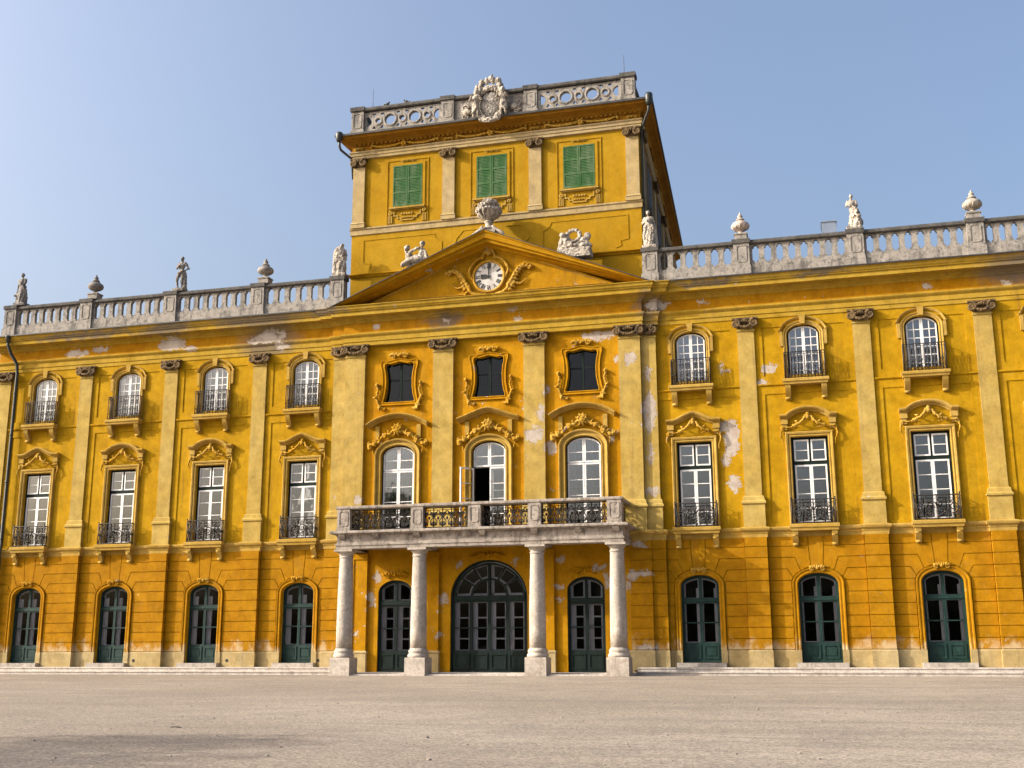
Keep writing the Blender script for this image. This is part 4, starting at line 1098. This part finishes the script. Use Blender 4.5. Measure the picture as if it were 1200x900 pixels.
# ------------------------------------------------------------------ roof balustrades of the wings
YR = -.42
def baluster_mesh():
    m = MB(); z0, z1 = 15.92, 16.70
    half = [(.235,z0),(.235,z0+.02),(.15,z0+.06),(.15,z0+.075),(.175,z0+.09),(.105,z0+.135),(.105,z1-.15),(.175,z1-.10),(.15,z1-.085),(.15,z1-.065),(.235,z1-.02),(.235,z1)]
    m.poly([(x, z) for x, z in half]+[(-x, z) for x, z in reversed(half)], [], YR-.085, YR+.085)
    return m
bm0 = None
def balustrade(xs, ends):
    """one stretch between piers; xs: pier centres"""
    global bm0
    root = empty('roof_balustrade', (0,0,0), palace)
    a, b = min(xs)-.32, max(xs)+.32
    m = MB(); m.box(a,b,YR-.17,YR+.17,15.44,15.80); m.box(a,b,YR-.13,YR+.13,15.80,15.93); m.build('base_course', M['bal'], root)
    m = MB(); m.sweep([(a,YR),(b,YR)], [(-.15,16.70),(.15,16.70),(.20,16.74),(.20,16.82),(.14,16.89),(-.14,16.89),(-.20,16.82),(-.20,16.74)], plan=True, side=-1)
    for x in xs: m.box(x-.36,x+.36,YR-.26,YR+.26,16.76,16.93)
    m.build('handrail', M['rail'], root)
    for x in xs:
        m = MB(); m.box(x-.31,x+.31,YR-.21,YR+.21,15.80,16.77); m.box(x-.35,x+.35,YR-.25,YR+.25,15.43,15.82)
        n0 = len(m.v); rounded_frame(m, .19, 15.98, 16.66, YR-.21); m.v[n0:] = [(p[0]+x,p[1],p[2]) for p in m.v[n0:]]
        m.build('pier', M['bal'], root)
    for x0, x1 in zip(xs, xs[1:]):
        L = x1-x0-.62; n = 8 if L > 3.4 else 6
        # openings number n, so n-1 whole balusters plus halves on the piers
        for k in range(n+1):
            x = x0+.31+L*k/n
            if bm0 is None: bm0 = baluster_mesh().build('baluster', M['bal'], root); o = bm0
            else: o = bm0.copy(); COL.objects.link(o); o.parent = root
            o.location = (x, 0, 0)
    return root
PX = [6.93, 10.60, 14.97, 19.35, 23.45]
balustrade([-x for x in reversed([6.78]+PX[1:])], 0); balustrade(PX, 0)

# side wing that continues lower behind the left corner (and its twin)
def side_wing(s):
    o = empty('side_wing', (s*24.3, 0, 0))
    m = MB(); a, b = sorted((0, s*14)); m.box(a, b, 1.0, 9, 0, 13.6)
    m.build('wall', M['wall'], o)
    m = MB(); m.sweep([(a, 1.0),(b, 1.0)], [(0,13.6),(.06,13.62),(.06,13.8),(.15,13.9),(.18,14.0),(-.2,14.02),(-.2,13.6)], plan=True, side=-1); m.build('cornice', M['corn'], o)
    return o
tag(side_wing(-1), 'lower yellow side wing set back past the left corner downpipe', 'wing')
tag(side_wing(1), 'lower yellow side wing set back past the right end of the palace', 'wing')

# ------------------------------------------------------------------ statues, urns
def figure(seed, H=1.5, mode='robe', lean=0.0, arm=(1,-1), turn=0.):
    """standing carved figure on a low block, about H tall"""
    rnd = random.Random(seed); m = MB(); k = H/1.72
    def P(x, y, z): return (x*k, y*k, z*k+.10)
    hx = lean
    m.box(-.30, .30, -.24, .24, -.02, .12)
    hip = Vector((.03+hx*.4, 0, .92)); chest = Vector((hx, -.02, 1.25)); neck = Vector((hx*1.1, -.02, 1.46)); head = Vector((hx*1.2+.01, -.05, 1.60))
    # legs
    if mode == 'nude':
        m.caps(P(hip.x-.10,0,.90), P(-.15,-.10,.50), .105*k, .075*k); m.caps(P(-.15,-.10,.50), P(-.13,.02,.06), .072*k, .045*k)
        m.caps(P(hip.x+.09,0,.90), P(.10,-.02,.48), .105*k, .075*k); m.caps(P(.10,-.02,.48), P(.08,.0,.05), .072*k, .045*k)
        for x in (-.13,.08): m.ell(P(x,-.07,.04), (.05*k,.11*k,.04*k))
        m.caps(P(.24,.06,.02), P(.22,.06,.72), .11*k, .085*k); m.caps(P(.22,.05,.70), P(.16,.02,.95), .08*k, .05*k)     # tree stump
        m.tube(curve3([P(-.16,-.06,.84),P(0,-.14,.88),P(.18,-.08,.95),P(.26,.05,.8),P(.27,.06,.45)],4), .055*k, 6)       # loincloth
    else:
        m.tube([P(.02,0,.02),P(.02,0,.30),P(.03,0,.60),P(hip.x,0,.95),P(chest.x,0,1.12)], [.25*k,.22*k,.20*k,.185*k,.14*k], 12)
        for i in range(9):
            a = -pi+pi*2*i/9+rnd.uniform(-.2,.2); R = .22
            m.tube(curve3([P(.02+R*cos(a)*1.08,R*sin(a)*1.08,.02),P(.04+R*cos(a+.3)*.98,R*sin(a+.3)*.95,.45),P(hip.x+.15*cos(a+.5),.15*sin(a+.5),.92)],4), [.055*k-.003*k*q for q in range(9)], 6)
        m.caps(P(-.10,-.12,.55), P(-.08,-.12,.08), .10*k, .06*k)
        m.tube(curve3([P(hx-.20,-.05,1.32),P(hx-.05,-.17,1.12),P(.16,-.18,.92),P(.27,-.06,.70),P(.25,.02,.35)],5), [.06*k]*21, 6)
    m.ell(P(*hip), (.165*k,.125*k,.14*k)); m.ell(P(*(hip*.5+chest*.5)), (.145*k,.115*k,.20*k)); m.ell(P(*chest), (.185*k,.13*k,.18*k), 10, 7)
    m.caps(P(chest.x-.17,0,1.37), P(chest.x+.17,0,1.37), .07*k, .07*k)
    m.caps(P(*neck), P(*head), .055*k, .055*k)
    m.ell(P(*head), (.082*k,.10*k,.115*k), 12, 8); m.ell(P(head.x,head.y+.03,head.z+.05), (.10*k,.105*k,.09*k), 10, 6)
    m.ell(P(head.x,head.y-.10,head.z-.01), (.018*k,.025*k,.03*k), 6, 4)
    for s, mode_a in zip((-1,1), arm):
        sh_ = P(chest.x+s*.20,0,1.36)
        if mode_a == 1: el, hd = P(chest.x+s*.36,.04,1.10), P(hip.x+s*.17,-.06,.96)         # hand on the hip
        elif mode_a == 2: el, hd = P(chest.x+s*.25,-.08,1.10), P(chest.x+s*.04,-.20,1.22)   # hand to the breast
        elif mode_a == 3: el, hd = P(chest.x+s*.27,.03,1.08), P(s*.30,-.02,.82)             # hanging, on a support
        else: el, hd = P(chest.x+s*.32,-.10,1.22), P(chest.x+s*.20,-.20,1.50)               # raised
        m.caps(sh_, el, .062*k, .05*k); m.caps(el, hd, .05*k, .035*k); m.ell(hd, .05*k, 6, 5)
    return m
def child(m, x, y, z, k=.5, lean=0):
    def P(a, b, c): return (x+a*k, y+b*k, z+c*k)
    m.ell(P(lean,-.02,1.35), (.16*k,.16*k,.18*k), 10, 7); m.ell(P(lean*.6,0,.95), (.20*k,.17*k,.28*k), 10, 6); m.ell(P(0,0,.65),(.2*k,.17*k,.18*k))
    for s in (-1,1):
        m.caps(P(s*.10,0,.6),P(s*.12,-.05,.3),.11*k,.085*k); m.caps(P(s*.12,-.05,.3),P(s*.12,0,.04),.08*k,.06*k)
        m.caps(P(lean*.6+s*.18,0,1.10),P(lean*.6+s*.32,-.12,.9),.075*k,.06*k); m.caps(P(lean*.6+s*.32,-.12,.9),P(lean+s*.2,-.25,1.05),.06*k,.05*k)

ZR = 16.93
f = figure(3, 1.52, 'robe', -.03, (3, 2)); child(f, -.22, -.06, .1, .42)
tag(sculpt(f, 'statue', M['statd'], (-23.05, YR, ZR), .03), 'dark sooty robed statue at the far corner end of the roof balustrade', 'statue', 'stone statues on the roof balustrade')
f = figure(5, 1.56, 'nude', .05, (2, 1))
tag(sculpt(f, 'statue', M['statd'], (-14.62, YR, ZR), .025), 'slim grey nude statue with bare legs and one hand on its hip', 'statue', 'stone statues on the roof balustrade')
f = figure(8, 1.42, 'robe', .04, (2, 3)); f.ell((-.08,0,1.0),(.30,.22,.45),10,7); f.caps((-.22,-.05,.9),(-.25,0,.2),.14,.14)
tag(sculpt(f, 'statue', M['stat'], (-6.72, YR, ZR), .03), 'pale bulky draped statue tight against the left side of the tower', 'statue', 'stone statues on the roof balustrade')
f = figure(12, 1.55, 'robe', -.04, (2, 3)); f.caps((.22,.03,.1),(.22,.03,.75),.13,.10); f.ell((.22,-.02,.85),.1); f.caps((-.14,-.08,.95),(-.2,-.12,.5),.10,.07); f.caps((-.2,-.12,.5),(-.18,-.05,.1),.07,.05)
tag(sculpt(f, 'statue', M['stat'], (6.93, YR, ZR), .025), 'pale slender statue with a stump by its leg, against the right side of the tower', 'statue', 'stone statues on the roof balustrade')
f = figure(17, 1.40, 'robe', -.05, (2, 2)); child(f, .16, -.20, .1, .44, -.1); f.ell((.15,-.05,.3),(.22,.2,.25))
tag(sculpt(f, 'statue', M['stat'], (14.97, YR, ZR), .028), 'pinkish grey draped statue with a child at its feet above the right wing', 'statue', 'stone statues on the roof balustrade')

def urn(loc, mat, label, carved=False):
    o = empty('roof_urn', loc); tag(o, label, 'urn', 'lidded stone urns on the roof balustrade')
    m = MB(); m.box(-.24,.24,-.22,.22,-.02,.24); m.box(-.27,.27,-.25,.25,.20,.26); m.build('block', M['bal'], o)
    m = MB(); m.lathe([(.17,.26),(.17,.29),(.10,.33),(.085,.38),(.12,.42),(.24,.46),(.33,.53),(.36,.60),(.355,.66),(.31,.73),(.22,.79),(.15,.82),(.13,.845)], (0,0,0), 28)
    if carved:
        for k in range(12):
            a = 2*pi*k/12; m.tube([(.13*cos(a),.13*sin(a),.43),(.30*cos(a),.30*sin(a),.52),(.35*cos(a),.35*sin(a),.60)], [.02,.045,.03], 5)
    m.build('bowl', mat, o)
    m = MB(); m.lathe([(.13,.84),(.17,.86),(.175,.88),(.14,.92),(.10,.96),(.085,1.0),(.11,1.02),(.10,1.05),(.06,1.10),(.035,1.16),(.01,1.21)], (0,0,0), 20); m.build('lid', mat, o)
    return o
M['warm'] = stone('reddish_urn_stone', (.50,.42,.36), (.22,.16,.13), .5, top=.3)
urn((-19.05,YR,ZR), M['statd'], 'dark grey urn next to the far corner statue, leftmost of the urns')
urn((-10.35,YR,ZR), M['bal'], 'mid grey urn between the nude statue and the tower')
urn((10.60,YR,ZR), M['warm'], 'reddish stone urn on the first pier to the right of the tower', True)
urn((19.35,YR,ZR), M['stat'], 'pale urn with dark streaks near the right edge, rightmost of the urns', True)

# flower urn on the apex of the pediment
o = empty('flower_urn', (0.12, -.62, 18.26)); tag(o, 'large carved stone vase heaped with fruit and flowers on the pediment peak', 'vase')
m = MB(); m.box(-.34,.34,-.26,.30,-.15,.12); m.lathe([(.33,.10),(.32,.14),(.24,.20),(.16,.28),(.15,.40),(.19,.44),(.19,.48),(.15,.52)],(0,0,0),20)
for s in (-1,1): m.tube(curve3([(s*.2,-.2,.2),(s*.4,-.2,.02),(s*.62,-.2,-.12),(s*.7,-.15,-.22)],4), .07, 6)
m.build('foot', M['stat'], o)
m = MB(); rnd = random.Random(31); m.lathe([(.14,.52),(.28,.60),(.42,.74),(.50,.92),(.47,1.02),(.40,1.05)],(0,0,0),28)
for k in range(14):
    a = 2*pi*k/14; m.tube([(.2*cos(a),.2*sin(a),.58),(.44*cos(a),.44*sin(a),.76),(.52*cos(a),.52*sin(a),.92)], [.02,.06,.05], 5)
for k in range(26):
    a = 2*pi*k/26; m.ell((.50*cos(a),.50*sin(a),.93+rnd.uniform(-.06,.06)), rnd.uniform(.06,.10), 7, 5)
sculpt(m, 'bowl', M['stat'], (0,0,0), .026, o)
m = MB()
for k in range(70):
    a = rnd.uniform(0, 2*pi); t = rnd.uniform(.1, 1.5); R = .44
    m.ell((R*sin(t)*cos(a), R*sin(t)*sin(a), 1.06+.38*cos(t)), rnd.uniform(.06,.11), 7, 5)
m.ell((0,0,1.05),(.4,.4,.3),10,6)
sculpt(m, 'flowers', M['stat'], (0,0,0), .026, o)

# reclining groups on the slopes of the pediment
def recline(m, s, x, z, k=1., seed=1):
    """a reclining putto, head towards -s"""
    def P(a, b, c): return (x+s*a*k, b*k-.02, z+c*k)
    m.ell(P(-.42,-.05,.62), (.13*k,.13*k,.145*k), 10, 7); m.caps(P(-.38,0,.46), P(-.08,0,.22), .17*k, .18*k)
    m.ell(P(-.30,0,.38),(.19*k,.16*k,.17*k)); m.ell(P(0,0,.2),(.2*k,.18*k,.16*k))
    m.caps(P(.03,-.06,.22), P(.36,-.12,.40), .13*k, .10*k); m.caps(P(.36,-.12,.40), P(.58,-.10,.08), .09*k, .06*k)
    m.caps(P(.02,.06,.16), P(.42,.05,.14), .13*k, .10*k); m.caps(P(.42,.05,.14), P(.78,.02,.05), .09*k, .06*k); m.ell(P(.82,0,.06),(.08*k,.05*k,.05*k))
    m.caps(P(-.44,-.10,.44), P(-.55,-.14,.20), .075*k, .06*k); m.caps(P(-.55,-.14,.20), P(-.36,-.2,.06), .06*k, .05*k)
    m.caps(P(-.28,-.1,.48), P(-.02,-.2,.44), .07*k, .055*k); m.caps(P(-.02,-.2,.44), P(.18,-.2,.52), .055*k, .045*k)
m = MB(); m.box(-.66,.66,-.26,.30,-.40,.06)
recline(m, 1, -.02, .06, .76); m.ell((-.12,-.02,.24),(.42,.2,.18)); m.ell((-.52,.05,.40),(.13,.17,.34)); m.caps((-.56,.02,.06),(-.54,.05,.5),.15,.12); m.ell((.35,-.02,.2),(.24,.2,.16))
for k in range(12):
    a = 2*pi*k/12; m.ell((-.06+.26*cos(a),.10,.80+.28*sin(a)),(.10,.10,.10),7,5)
m.caps((-.45,0,.7),(-.22,.1,1.0),.08,.07); m.ell((-.36,.1,.60),(.16,.16,.3)); m.ell((.34,.08,.48),(.15,.16,.22)); m.ell((-.48,-.02,.82),.14); m.ell((.48,.12,.72),(.16,.13,.22)); m.caps((.4,.1,.5),(.62,.0,.15),.12,.09)
tag(sculpt(m, 'putto_group', M['stat'], (3.82,-.55,17.12), .028), 'reclining stone putti with a round wreath on a block, right pediment slope', 'sculpture', 'sculpture groups on the pediment slopes').scale = (1.06, 1, .86)
m = MB(); m.box(-.40,.70,.0,.40,-.25,.05); m.box(-.05,.62,-.2,.3,-.05,.05)
m.ell((-.33,.05,.45),(.17,.15,.30)); m.ell((-.38,-.02,.86),.125); m.ell((.27,.05,.52),(.19,.16,.32)); m.ell((.30,-.02,.98),.135)
m.caps((-.26,0,.66),(.12,-.06,.80),.075,.065); m.caps((.12,-.06,.80),(.24,0,.72),.065,.07); m.caps((-.42,.0,.62),(-.50,-.04,.90),.065,.05)
m.caps((.24,-.08,.26),(-.22,-.16,.26),.15,.12); m.caps((-.22,-.16,.26),(-.58,-.12,.10),.11,.08); m.caps((-.30,-.02,.22),(-.62,.04,.12),.14,.10)
m.caps((.40,0,.62),(.56,-.06,.30),.08,.065); m.ell((.0,.08,.30),(.42,.18,.26)); m.ell((.42,.05,.2),(.22,.2,.2))
tag(sculpt(m, 'putto_group', M['stat'], (-3.18,-.55,17.08), .028), 'two entwined stone putti with raised arms on the left pediment slope', 'sculpture', 'sculpture groups on the pediment slopes')

# blank cartouche on the tower parapet
o = empty('carved_cartouche', (0.10, -.36, 23.45)); tag(o, 'big pale oval stone cartouche with putti and crown in the middle of the tower parapet', 'cartouche')
m = MB(); m.ell((0,.02,.86),(.54,.13,.68),24,12); sculpt(m, 'shield', M['bal'], (0,0,0), .03, o)
m = MB(); rnd = random.Random(41)
rim = [(.64*cos(2*pi*k/36),-.04,.86+.78*sin(2*pi*k/36)) for k in range(37)]
m.tube(rim, .075, 8, cap=False)
for k in range(0,36,3): leafy(m, (rim[k][0], rim[k][2]), 2*pi*k/36+1.1, .15, .06, -.05)
for s in (-1,1):
    m.tube(spiral(s*.42,.12,-.08,.2,1.4,s,pi/2,18), .06, 6); m.tube(curve3([(s*.5,-.05,.2),(s*.2,-.12,-.02),(0,-.14,.08)],5), .09, 6)
m.tube(curve3([(-.45,-.05,.05),(0,-.12,-.06),(.45,-.05,.05)],5), .10, 6)
for k in range(-3,4): m.ell((k*.14,-.05,1.66-.02*k*k), (.11,.12,.12), 8, 6)
m.ell((0,-.02,1.70),(.42,.16,.16),12,7)
for s in (-1,1):
    m.ell((s*.42,-.05,2.02),(.16,.15,.20),8,6); m.ell((s*.16,-.05,2.08),(.13,.12,.20),8,6); m.ell((s*.50,0,1.80),(.18,.16,.18))
m.ell((.05,-.02,2.18),(.16,.14,.22)); m.tube([(.10,-.02,2.3),(.12,-.02,2.46)],[.05,.03],6)
sculpt(m, 'rim', M['stat'], (0,0,0), .028, o)
for s in (-1,1):
    m = MB(); child(m, s*.70, -.14, .20, .95, -s*.05); m.caps((s*.62,-.2,1.2),(s*.48,-.16,1.62),.08,.07)
    if s < 0: m.caps((-.72,-.1,1.45),(-.66,-.05,1.9),.10,.08)
    m.tube(curve3([(s*.86,-.1,.9),(s*.62,-.26,.72),(s*.84,-.2,.4)],4), .07, 6)
    sculpt(m, 'putto', M['stat'], (0,0,0), .03, o)
    m = MB()
    for j in range(7):
        a = (pi if s < 0 else 0) + s*(.9-.28*j); leafy(m, (s*.95,.45+.05*j), a, .66-.03*j, .10, .16)
    m.tube(spiral(s*1.30,.85,.12,.2,1.5,-s,0,18), .05, 6); m.tube(spiral(s*1.32,.42,.12,.17,1.5,s,0,16), .05, 6)
    m.build('acanthus', M['stat'], o)

o.scale = (.90,.90,.90); o.location.z = 23.53

# ------------------------------------------------------------------ pipes, rods, small things on the roof
def pipe(name, pts, r, label, hopper=None):
    o = empty(name, pts[0]); q = Vector(pts[0]); tag(o, label, 'drainpipe')
    m = MB(); m.tube([tuple(Vector(p)-q) for p in pts], r, 10); m.build('pipe', M['pipe'], o)
    if hopper:
        m = MB(); m.lathe(hopper, (0,0,0), 14); m.build('hopper', M['pipe'], o)
    return o
p = pipe('drainpipe', [(-23.42,-.62,15.36),(-23.42,-.60,15.0),(-23.32,-.45,14.6),(-23.12,-.24,14.15),(-23.08,-.20,13.7),(-23.08,-.20,5.6),(-23.08,-.26,5.3),(-23.08,-.20,5.0),(-23.08,-.20,.3)], .075, 'tall dark green downpipe running down the left corner of the front', [(.09,-.25),(.12,-.05),(.16,.02),(.16,.08)])
m = MB()
for z in (-2.6,-4.6,-6.8,-9.4,-12): m.tube([(.34,.42,z),(.34,.40,z+.05)], .095, 10)
m.build('clamp', M['pipe'], p)
pipe('drainpipe', [(-7.02,-.36,23.62),(-7.02,-.30,23.2),(-6.98,-.24,23.05),(-6.60,.08,22.72),(-6.58,.20,22.4),(-6.56,.3,21.8)], .06, 'bent black pipe below the left eave of the tower', [(.10,-.22),(.15,-.12),(.17,.05),(.17,.18),(.14,.22)])
pipe('drainpipe', [(7.06,-.30,23.62),(7.02,-.20,23.2),(6.80,.10,22.9),(6.62,.30,22.6),(6.62,.30,16.0)], .055, 'thin black pipe at the right front corner of the tower', [(.10,-.22),(.15,-.12),(.17,.05),(.17,.22),(.14,.30)])
for x, lb in ((-5.55,'thin lightning rod on the left end of the tower parapet'),(6.0,'thin lightning rod on the right end of the tower parapet')):
    m = MB(); m.tube([(0,0,-.2),(0,0,.5),(0,0,1.02)], [.014,.012,.006], 6); m.ell((0,0,.02),.035,6,4)
    tag(m.build('lightning_rod', M['iron'], None, (x,-.05,24.95)), lb, 'lightning rod', 'lightning rods')
for x, lb, d_ in ((-4.82,'tiny dark bird perched on the tower parapet, the one nearer the corner',1),(-3.9,'tiny dark bird perched on the tower parapet, nearer the cartouche',-1)):
    m = MB(); m.ell((0,0,.10),(.11,.055,.06)); m.ell((.09*d_,0,.17),.042); m.tube([(-.08*d_,0,.09),(-.22*d_,0,.05)],[.04,.02],5); m.tube([(.12*d_,0,.17),(.16*d_,0,.165)],[.014,.004],4)
    for s in (-1,1): m.tube([(.01,s*.02,.06),(.01,s*.02,-.01)], .008, 4)
    tag(m.build('bird', M['iron'], None, (x,YT,24.96)), lb, 'bird', 'birds on the parapet')
o = empty('rooftop_hatch', (14.1, 4, 15.4)); tag(o, 'pale grey metal box on the roof behind the statue with the child', 'rooftop box')
m = MB(); m.box(-.30,.30,-.5,.5,0,3.42); m.build('casing', M['box'], o)
m = MB(); m.box(-.33,.33,-.55,.55,3.42,3.47); m.build('lid', M['box'], o)

# ------------------------------------------------------------------ ground
def ground_mat():
    n = NT('gravel'); p = n.pos()
    a = n.noise(p, .09, 5, .6); b = n.noise(n.mapped(p,(1,1,1),(5,2,0)), .8, 8, .72); c = n.noise(p, 26, 4, .75); v = n.n('ShaderNodeTexVoronoi', {'Vector': p, 'Scale': 34}).outputs['Color']
    vv = n.n('ShaderNodeSeparateColor', {0: v}).outputs[0]
    col = n.mix(n.ramp(a,.35,.65), (.225,.188,.150), (.295,.250,.202))
    col = n.mix(n.math('MULTIPLY', n.ramp(b,.42,.66), .6), col, (.20,.172,.145))
    tr = n.noise(n.mapped(p,(.10,1.3,1)), .55, 6, .7)                      # tyre and rake tracks along the front
    col = n.mix(n.math('MULTIPLY', n.ramp(tr,.50,.64), .5), col, (.18,.155,.13))
    k = n.math('ADD', n.math('MULTIPLY', n.math('SUBTRACT', vv, .5), .7), 1.)
    k = n.math('ADD', k, n.math('MULTIPLY', n.math('SUBTRACT', c, .5), 1.6))
    k = n.math('ADD', k, n.math('MULTIPLY', n.math('SUBTRACT', n.noise(n.mapped(p, loc=(3,1,0)), 7.5, 6, .8), .5), .7))
    col = n.mix(1., col, n.n('ShaderNodeCombineColor', {0:k,1:k,2:k}).outputs[0], 'MULTIPLY')
    h = n.math('ADD', n.math('MULTIPLY', c, .6), n.math('ADD', n.math('MULTIPLY', b, 1.2), n.math('MULTIPLY', vv, .4)))
    return n.out(n.principled(col, .95, h, .9, .02, **{'Specular IOR Level': .1}))
GM = ground_mat()
def gz(y): return min(0, (y+3.0)*.0125) if y > -46 else -.5375
m = MB(); xs = [-900,-300,-120,-60,-30,0,30,60,120,300,900]; ys = [-900,-300,-120,-60,-46]+[-46+43*k/20 for k in range(1,21)]+[1,40,300,900]
v = [(x, y, gz(y)) for y in ys for x in xs]; nx = len(xs)
m.add(v, [(j*nx+i, j*nx+i+1, (j+1)*nx+i+1, (j+1)*nx+i) for j in range(len(ys)-1) for i in range(nx-1)])
structure(m.build('gravel_court', GM))
stm = stone('step_stone', (.52,.47,.42), (.22,.19,.17), .5)
for s in (-1,1):
    a, b = sorted((s*6.0, s*25.5))
    m = MB(); m.box(a,b,-.95,.0,-.1,.14); m.box(a,b,-.62,.0,.14,.29)
    m.sweep([(a,-.95),(b,-.95)], [(0,.09),(.03,.10),(.03,.145),(-.1,.15),(-.1,.09)], plan=True, side=-1); m.sweep([(a,-.62),(b,-.62)], [(0,.24),(.03,.25),(.03,.295),(-.1,.30),(-.1,.24)], plan=True, side=-1)
    structure(m.build('kerb_steps', stm))
m = MB(); m.box(-6.0,6.0,-2.0,.0,-.2,.06); m.box(-6.0,6.0,-1.2,0.2,.06,.10); structure(m.build('portico_paving', stm))
m = MB(); rnd = random.Random(6); m.tube(curve3([(0,0,.03),(.2,.05,.05),(.45,.02,.04),(.7,.1,.02)],4), .02, 5); m.tube([(.3,.04,.04),(.45,.2,.06)],[.012,.006],4); m.tube([(.5,.03,.03),(.7,-.1,.05)],[.012,.006],4)
x_, y_ = 2.5, -27.6
m.v = [(p[0]*.26, p[1]*.3, p[2]*.4) for p in m.v]
tag(m.build('fallen_twig', M['iron'], None, (x_, y_, gz(y_))), 'small dark twig lying alone on the gravel at the left', 'twig')

m = MB(); rnd = random.Random(77)
for k in range(260):
    y = -2.2-33*rnd.random()**.7; x = rnd.uniform(-14, 26) if y > -20 else rnd.uniform(-2, 20); s = rnd.uniform(.009,.022)*(1.5 if rnd.random() < .06 else 1)
    m.ell((x, y, gz(y)+s*.25), (s*rnd.uniform(.8,1.5), s*rnd.uniform(.8,1.3), s*.7), 6, 4)
so_ = m.build('loose_stones', stone('loose_stone', (.30,.26,.22), (.12,.10,.085), .7)); so_['kind'] = 'stuff'
for x, in ((-15.95,),(-11.5,),(-7.32,)):
    m = MB(); m.poly([(.07*cos(2*pi*k/16), .07*sin(2*pi*k/16)) for k in range(16)], [], -.006, .03); m.build('plinth_vent', M['black'], palace, (x, -.06, .56))

# ------------------------------------------------------------------ park trees at the sides and behind the court
def leafmat():
    n = NT('leaves'); p = n.pos(); a = n.noise(p, .9, 3, .6)
    return n.out(n.principled(n.mix(n.ramp(a,.35,.65), (.045,.075,.018), (.075,.11,.03)), .7))
def tree(loc, H, label, seed, first=[None]):
    o = empty('park_tree', loc); tag(o, label, 'tree', 'park trees around the court')
    if first[0] is None:
        rnd = random.Random(seed); m = MB(); m.tube([(0,0,-.3),(.1,0,2),(-.1,.1,4.5),(.05,0,7.5),(0,0,10.5)], [.42,.32,.27,.18,.06], 10)
        tips = []
        for k in range(16):
            z = 3.2+rnd.random()*6.5; a = rnd.uniform(0,2*pi); L = (1.2+2.4*sin(pi*min(1,(z-2.4)/9.5)))*rnd.uniform(.75,1.1)
            q = (L*cos(a), L*sin(a), z+L*.55); m.tube(curve3([(0,0,z),(q[0]*.5,q[1]*.5,z+L*.2),q],3), [.12,.11,.10,.08,.06,.05,.03], 5); tips.append(q)
        m.build('trunk', paint('bark', (.07,.055,.04), (.11,.09,.07), .9), o)
        m = MB()
        for q in tips+[(0,0,11.2),(0.4,.3,10.2)]:
            for _ in range(420):
                d = Vector((rnd.gauss(0,1),rnd.gauss(0,1),rnd.gauss(0,.8))); d = d.normalized()*(rnd.random()**.5)*1.35
                c = Vector(q)+d; u = Vector((rnd.gauss(0,1),rnd.gauss(0,1),rnd.gauss(0,1))).normalized(); w_ = u.orthogonal().normalized(); s = rnd.uniform(.10,.2)
                m.add([c-u*s, c+w_*s*.6, c+u*s, c-w_*s*.6], [(0,1,2,3)])
        m.build('crown', leafmat(), o, recalc=False); first[0] = o
    else:
        for ch in first[0].children: copy_tree(ch, o)
    o.scale = (H/12.,)*3
    return o
tree((-20.5,-42.2,-.5), 14.0, 'park tree standing left of the viewer, whose crown shades the gravel', 7)
for k, x in enumerate((-34,-18,-3,12,27,43)):
    tree((x+3*sin(k*3.1), -92-5*(k % 3), -.5), 12+2.5*(k % 3), 'park tree at the far side of the court behind the viewer', 7)

# ------------------------------------------------------------------ light, sky, camera
SUN = Vector((2.6, 1.0, -1.4)).normalized()
sl = bpy.data.lights.new('sun', 'SUN'); sl.energy = 3.2; sl.angle = radians(.55); sl.color = (1.0,.93,.82)
so = bpy.data.objects.new('sun', sl); COL.objects.link(so); so.rotation_euler = SUN.to_track_quat('-Z','Y').to_euler(); so.location = (-60,-40,60)
wd = bpy.data.worlds.new('World'); scene.world = wd; wd.use_nodes = True
nt = wd.node_tree; nt.nodes.clear()
sky = nt.nodes.new('ShaderNodeTexSky'); sky.sky_type = 'NISHITA'; sky.sun_disc = False
sky.sun_elevation = math.asin(-SUN.z); sky.sun_rotation = atan2(-SUN.x, -SUN.y); sky.altitude = 100; sky.air_density = 1.0; sky.dust_density = 10.0; sky.ozone_density = 2.2
bg = nt.nodes.new('ShaderNodeBackground'); bg.inputs[1].default_value = .15
ow = nt.nodes.new('ShaderNodeOutputWorld'); nt.links.new(sky.outputs[0], bg.inputs[0]); nt.links.new(bg.outputs[0], ow.inputs[0])

cam = bpy.data.cameras.new('camera'); co = bpy.data.objects.new('camera', cam); COL.objects.link(co)
cam.sensor_width = 36; cam.lens = 1359.93/1200*36; cam.clip_end = 3000; cam.clip_start = .1
Rt = Vector((0.9656198,0.2599408,-0.0030191)); U = Vector((0.0611279,-0.2157572,0.9745318)); F = Vector((-0.2526692,0.9412118,0.2242291))
mt = Matrix((Rt, U, -F)).transposed().to_4x4(); mt.translation = Vector((13.139,-45.405,.9148)); co.matrix_world = mt
scene.camera = co
vs = scene.view_settings; vs.view_transform = 'Standard'; vs.look = 'None'; vs.gamma = 1; vs.exposure = 1.1; vs.use_curve_mapping = False
scene.cycles.max_bounces = 6; scene.cycles.transparent_max_bounces = 12
